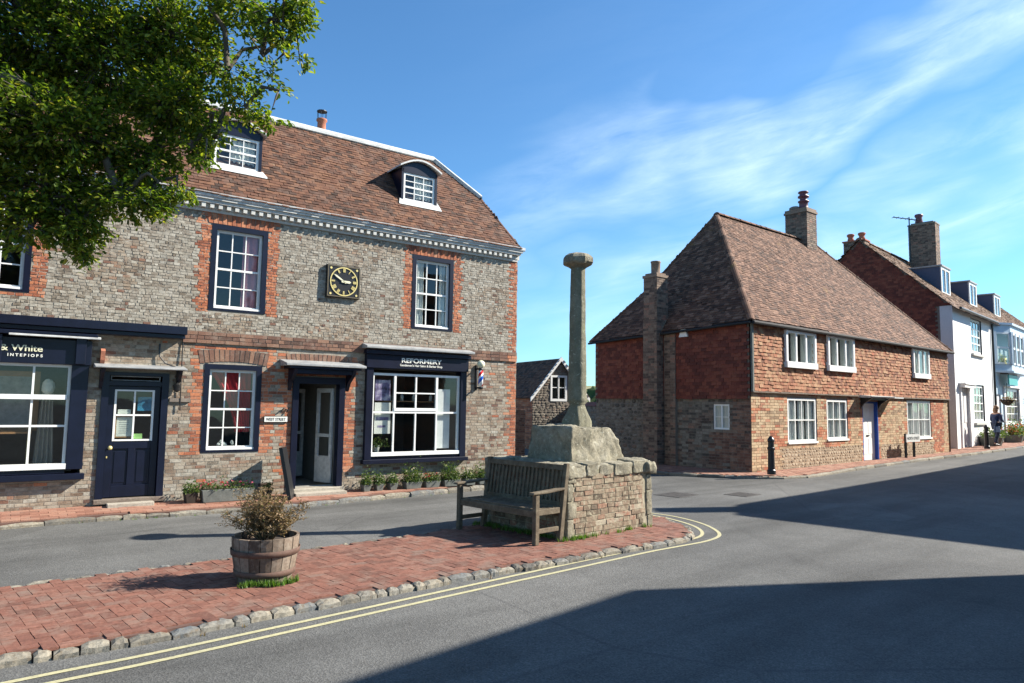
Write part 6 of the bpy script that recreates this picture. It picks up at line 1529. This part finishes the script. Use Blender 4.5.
def tub(u, v, r, hh, label, fl):
    t_ = thing('flower_tub', label, 'flower tub', (*Rw(u, v), .30), RROT, 'flower tubs in front of the row'); mb = MB(); mb.lathe([(r*.75,0),(r,.38),(r*.9,.4)], (0,0,0), 16); mb.build('tub', M['zinc'], t_)
    mb = MB(); leaf_cloud(mb, [(random.gauss(0,r*.55),random.gauss(0,r*.55),.38+abs(random.gauss(0,hh*.5))) for _ in range(700)], .10); mb.build('foliage', M['shrub'], t_)
    if fl: mb = MB(); leaf_cloud(mb, [(random.gauss(0,r*.55),random.gauss(0,r*.55),.45+abs(random.gauss(0,hh*.5))) for _ in range(160)], .09); mb.build('flowers', M[fl], t_)
tub(3.6, -.4, .5, .35, 'low dark leafy tub under the ground floor window of the white house', None)
tub(7.5, -.5, .45, .5, 'flower tub just behind the walking woman', 'flower_red'); tub(9.4, -.3, .5, .7, 'bushy yellow green tub under the small paned shop window', None); tub(10.8, -.6, .5, .4, 'tub of dark red flowers at the right edge of the picture', 'flower_red')

# ------------------------------------------------------------------ buildings across the street that throw the long shadows
def plain_building(name, label, poly, h, mat, roof, winz):
    cx = sum(p[0] for p in poly)/len(poly); cy = sum(p[1] for p in poly)/len(poly); t_ = thing(name, label, 'building', (cx, cy, 0), 0)
    for i in range(len(poly)):
        a = Vector((poly[i][0]-cx, poly[i][1]-cy, 0)); b = Vector((poly[(i+1) % len(poly)][0]-cx, poly[(i+1) % len(poly)][1]-cy, 0)); L_ = (b-a).length; ang = atan2(b.y-a.y, b.x-a.x)
        hs = []
        n = int(L_/3)
        for zz in winz:
            for k in range(n): x = L_*(k+.5)/n; hs.append((x-.5, x+.5, zz, zz+1.3))
        mb = MB(); wall_cells(mb, 0, L_, -.1, h, hs, 0, .14); m2 = MB(); brick_field(lambda p, q, r: m2, 0, L_, -.1, h-.05, hs, .45, .15, .012); w = combine('wall', [(mb,'mortar'),(m2,mat)], t_, loc=tuple(a), rotz=ang)
        for hh in hs: sash_window(w, *hh, 2, 2, border=0, fr=.06, barw=.03, rm='interior') if False else None
        g = MB()
        for hh in hs: g.quad((hh[0],.1,hh[2]),(hh[1],.1,hh[2]),(hh[1],.1,hh[3]),(hh[0],.1,hh[3]))
        if hs: g.build('window', M['navy'], w)
    mb = MB(); mb.poly([(p[0]-cx, p[1]-cy, h) for p in poly]); mb.build('roof', M['lead'], t_); return t_, cx, cy
t_, cx, cy = plain_building('brick_building', 'tall brick building across the road casting the farther road shadow', [(13.59,13.72),(17.3,10.3),(34,26.0),(30.3,29.6),(13.97,14.92)], 7.0, 'grey_brick', None, (1.0, 4.2))
mb = MB(); mb.box(13.8-cx,14.45-cx,14.2-cy,14.68-cy,6.9,8.05); mb.build('chimney', M['grey_brick'], t_)
t_, cx, cy = plain_building('brick_shop', 'tall brick shop front across the road casting the nearer road shadow', [(6.75,4.35),(7.25,3.88),(11.54,8.41),(11.04,8.88)], 7.0, 'red_brick', None, (1.0, 4.2))
t_, cx, cy = plain_building('brick_outbuilding', 'lower rear range of the brick shop across the road', [(7.35,3.8),(12.6,-1.4),(17.2,3.5),(12.2,8.5)], 4.6, 'red_brick', None, (1.0,))

# ------------------------------------------------------------------ overhanging tree
TX, TY = -6.6, 4.0
t_ = thing('oak_tree', 'leafy green tree overhanging the left of the scene from outside the picture', 'tree', (TX, TY, .1), 0)
wood = MB(); leafs = MB(); G_ = bpy.data.objects
random.seed(11)
trunk = [Vector((0,0,-.1)), Vector((.03,.05,.6)), Vector((.1,.1,1.5)), Vector((.15,.2,2.6)), Vector((.3,.3,3.6)), Vector((.5,.4,4.6)), Vector((.6,.6,5.8)), Vector((.6,.7,7.2))]
tr = MB(); tr.tube(trunk, [.30,.23,.20,.18,.15,.12,.09,.05], 14); tr.build('trunk', M['bark'], t_, smooth=True)
# clusters: ellipsoids of foliage hung on real limbs (centre, radius, leaves)
def at(px, py, Y):
    d = f+rr*((px-512)/700)-uu*((py-341.5)/700); k = Y/d.y; return Vector((d.x*k, Y, 1.75+d.z*k))
def P3(px, py, Y, rx, ry, rz, n): c = at(px, py, Y); s = Y/700; return (c-Vector((TX,TY,.1)), Vector((rx*s, rz, ry*s)), n)
clusters = [P3(30,30,6.2,95,80,.9,6500), P3(-60,90,5.6,90,110,1.0,5000), P3(110,60,6.4,80,75,.8,5200), P3(60,130,6.0,85,50,.7,4300), P3(175,40,6.4,58,55,.6,3300), P3(175,105,6.3,50,42,.5,2500),
 P3(45,190,6.1,62,38,.5,2300), P3(30,225,6.0,32,30,.35,900), P3(80,225,6.1,26,30,.3,800), P3(145,165,6.3,40,36,.4,1400), P3(120,200,6.1,30,22,.3,550), P3(148,205,6.1,22,17,.25,300), P3(80,255,6.1,11,14,.15,150), P3(178,195,6.2,24,10,.2,180),
 P3(238,12,6.2,40,24,.4,700), P3(275,22,6.0,26,26,.3,350), P3(306,12,6.0,24,12,.25,330), P3(282,38,6.0,9,10,.15,90), P3(228,70,6.3,26,32,.35,330), P3(245,108,6.3,24,20,.3,300), P3(215,138,6.3,14,9,.2,110), P3(272,82,6.3,16,10,.2,90), P3(300,62,6.3,11,8,.15,60), P3(268,122,6.3,15,7,.15,100), P3(190,150,6.3,20,14,.25,230), P3(205,166,6.2,10,7,.12,40), P3(262,55,6.2,14,12,.2,40),
 P3(20,-90,6.0,150,80,1.3,5500), P3(170,-60,6.2,90,50,.8,2600), P3(-180,30,5.0,130,140,1.4,5500), P3(-150,-150,5.0,180,100,1.6,4500), P3(-60,175,5.6,60,60,.7,2200)]
starts = [trunk[4], trunk[5], trunk[6], trunk[3]]
clusters.sort(key=lambda q: (q[0]-trunk[5]).length)
for c, r, n in clusters:
    n = int(n*1.25)
    s0 = min(starts, key=lambda q: (q-c).length*(1 if q not in trunk else 1.35)); starts.append(c); mid = s0.lerp(c, .5)+Vector((ru(-.2,.2), ru(-.2,.2), .25)); 
    path = [s0, s0.lerp(mid,.5)+Vector((ru(-.08,.08),ru(-.08,.08),.1)), mid, mid.lerp(c,.5)+Vector((ru(-.1,.1),ru(-.1,.1),.08)), c]; R0 = .011+.0000055*n
    wood.tube(path, [R0*2, R0*1.6, R0*1.2, R0*.8, R0*.4], 7, False)
    # twigs with leaf sprays
    nt_ = max(4, int(n/16))
    for _ in range(nt_):
        d = Vector((random.gauss(0,1), random.gauss(0,1), random.gauss(0,1))).normalized(); q = ru(.15,1)**.45
        e = c+Vector((d.x*r.x, d.y*r.y, d.z*r.z))*q*(1+.25*noise.noise(d*3+c)); b0 = c.lerp(e, ru(.3,.7))+Vector((0,0,.03))
        if (e-b0).length > .5: b0 = e+(b0-e).normalized()*.5
        wood.tube([b0, b0.lerp(e,.5)+Vector((ru(-.02,.02),ru(-.02,.02),.02)), e], [.007,.004,.002], 3, False)
        out_ = (e-b0).normalized()
        for k in range(19):
            t = ru(.35,1.1); p = b0.lerp(e, t)+Vector((random.gauss(0,.04), random.gauss(0,.04), random.gauss(0,.03))); 
            l = ru(.035,.068); w = l*ru(.45,.62); dd = (out_*.6+Vector((ru(-1,1),ru(-1,1),ru(-.9,.5)))).normalized(); nn = Vector((ru(-.8,.8),ru(-.8,.8),1)); s = dd.cross(nn).normalized(); nn = s.cross(dd); fo = nn*w*.18
            i0 = len(leafs.v); leafs.v += [tuple(p), tuple(p+dd*l*.3+s*w*.42+fo), tuple(p+dd*l*.72+s*w*.45+fo), tuple(p+dd*l), tuple(p+dd*l*.72-s*w*.45+fo), tuple(p+dd*l*.3-s*w*.42+fo)]
            leafs.f += [(i0,i0+1,i0+2,i0+3),(i0,i0+3,i0+4,i0+5)]; leafs.mi += [0,0]
wood.build('branches', M['bark'], t_, smooth=True); leafs.build('crown', M['leaf'], t_)
print('leaves', len(leafs.f)//2)

# ------------------------------------------------------------------ the walking woman
def skinned(name, verts, edges, radii, mat, parent, sub=2, root=0):
    me = bpy.data.meshes.new(name); me.from_pydata(verts, edges, []); me.update(); o = bpy.data.objects.new(name, me); COL.objects.link(o); o.parent = parent
    sk = o.modifiers.new('skin', 'SKIN'); sk.use_smooth_shade = True
    for i, r in enumerate(radii): me.skin_vertices[0].data[i].radius = r if hasattr(r, '__len__') else (r, r)
    me.skin_vertices[0].data[root].use_root = True
    s = o.modifiers.new('sub', 'SUBSURF'); s.levels = s.render_levels = sub
    dg = bpy.context.evaluated_depsgraph_get(); dg.update(); m2 = bpy.data.meshes.new_from_object(o.evaluated_get(dg)); o.modifiers.clear(); o.data = m2; m2.materials.clear(); m2.materials.append(M[mat]); return o
M['skin'] = plain('skin', (.48,.29,.21), .55, var=.05); M['denim'] = plain('dark_denim', (.02,.03,.06), .85, var=.3); M['jacket'] = plain('navy_blue_jacket', (.015,.03,.085), .75, var=.3); M['hair'] = plain('light_brown_hair', (.22,.12,.06), .6, var=.4, scale=40); M['bag'] = plain('dark_bag', (.02,.05,.12), .5); M['shoe'] = plain('dark_shoe', (.02,.02,.022), .5)
# local +x is the way she walks (to the right of the picture)
pp_ = thing('person', 'woman with brown hair in dark blue jacket and jeans walking past the white house', 'person', (20.41, 29.61, .34), R(20))
V = [(0,0,.90),(.01,0,1.05),(.02,0,1.22),(.02,0,1.36),(.03,0,1.43),(.05,0,1.50), # pelvis..head base
     (.05,.09,.86),(.14,.09,.48),(.10,.09,.08),(.22,.09,.03),  # left leg forward
     (-.03,-.09,.86),(-.05,-.09,.48),(-.24,-.09,.12),(-.15,-.09,.03),
     (.02,.17,1.33),(.0,.20,1.08),(.16,.19,.98),(.02,-.17,1.33),(.04,-.21,1.08),(.22,-.17,1.02),(.07,0,1.56),(.08,0,1.62)]
Eg = [(0,1),(1,2),(2,3),(3,4),(4,5),(0,6),(6,7),(7,8),(8,9),(0,10),(10,11),(11,12),(12,13),(3,14),(14,15),(15,16),(3,17),(17,18),(18,19),(5,20),(20,21)]
Rd = [(.12,.15),(.10,.13),(.11,.15),(.09,.13),.05,.075,.085,.055,.04,.03,.085,.055,.04,.03,.055,.042,.032,.055,.042,.032,.085,.06]
body = skinned('body', V, Eg, Rd, 'skin', pp_)
jk = [0,1,2,3,14,15,16,17,18,19]; mp = {v: i for i, v in enumerate(jk)}
V2 = [V[i] for i in jk]; V2[0] = (0,0,.86); V2[mp[16]] = tuple(Vector(V[15]).lerp(Vector(V[16]), .85)); V2[mp[19]] = tuple(Vector(V[18]).lerp(Vector(V[19]), .85))
skinned('jacket', V2, [(mp[a],mp[b]) for a,b in Eg if a in mp and b in mp], [(.145,.18),(.13,.165),(.14,.18),(.11,.15),.075,.062,.05,.075,.062,.05], 'jacket', pp_)
tk = [0,6,7,8,10,11,12]; mp = {v: i for i, v in enumerate(tk)}
skinned('trousers', [V[i] for i in tk], [(mp[a],mp[b]) for a,b in Eg if a in mp and b in mp], [(.135,.165),.10,.075,.058,.10,.075,.058], 'denim', pp_)
for k_, (x, y, z) in enumerate(((.17,.09,.02),(-.19,-.09,.05))): mb = MB(); blob(mb, (x,y,z+.02), (.13,.05,.045), 2, .05); mb.build('shoe', M['shoe'], pp_, smooth=True)
mb = MB(); blob(mb, (.045,0,1.60), (.105,.10,.115), 3, .12, 3); blob(mb, (-.01,0,1.49), (.085,.105,.13), 3, .15, 3); mb.build('hair', M['hair'], pp_, smooth=True)
mb = MB(); blob(mb, (.155,0,1.565), (.02,.016,.02), 2, .0); mb.build('nose', M['skin'], pp_, smooth=True)
for s_ in (-1,1): mb = MB(); mb.tube([(.16 if s_ > 0 else .22, .19 if s_ > 0 else -.17, .98 if s_ > 0 else 1.02), (.22 if s_ > 0 else .29, .18*s_, .95 if s_ > 0 else 1.02)], [.03,.012], 7); mb.build('hand', M['skin'], pp_, smooth=True)
t_ = thing('shoulder_bag', 'dark blue bag carried at the side of the walking woman', 'bag', (20.30, 29.42, 1.05), R(20))
mb = MB(); mb.hexa([(-.17,-.06,-.14),(.15,-.06,-.14),(.15,.05,-.14),(-.17,.05,-.14),(-.13,-.05,.13),(.12,-.05,.13),(.12,.04,.13),(-.13,.04,.13)]); mb.build('bag_body', M['bag'], t_, bevel=.02); mb = MB(); mb.tube([(-.1,0,.13),(.0,.03,.38),(.08,.0,.13)], .012, 6); mb.build('strap', M['bag'], t_)
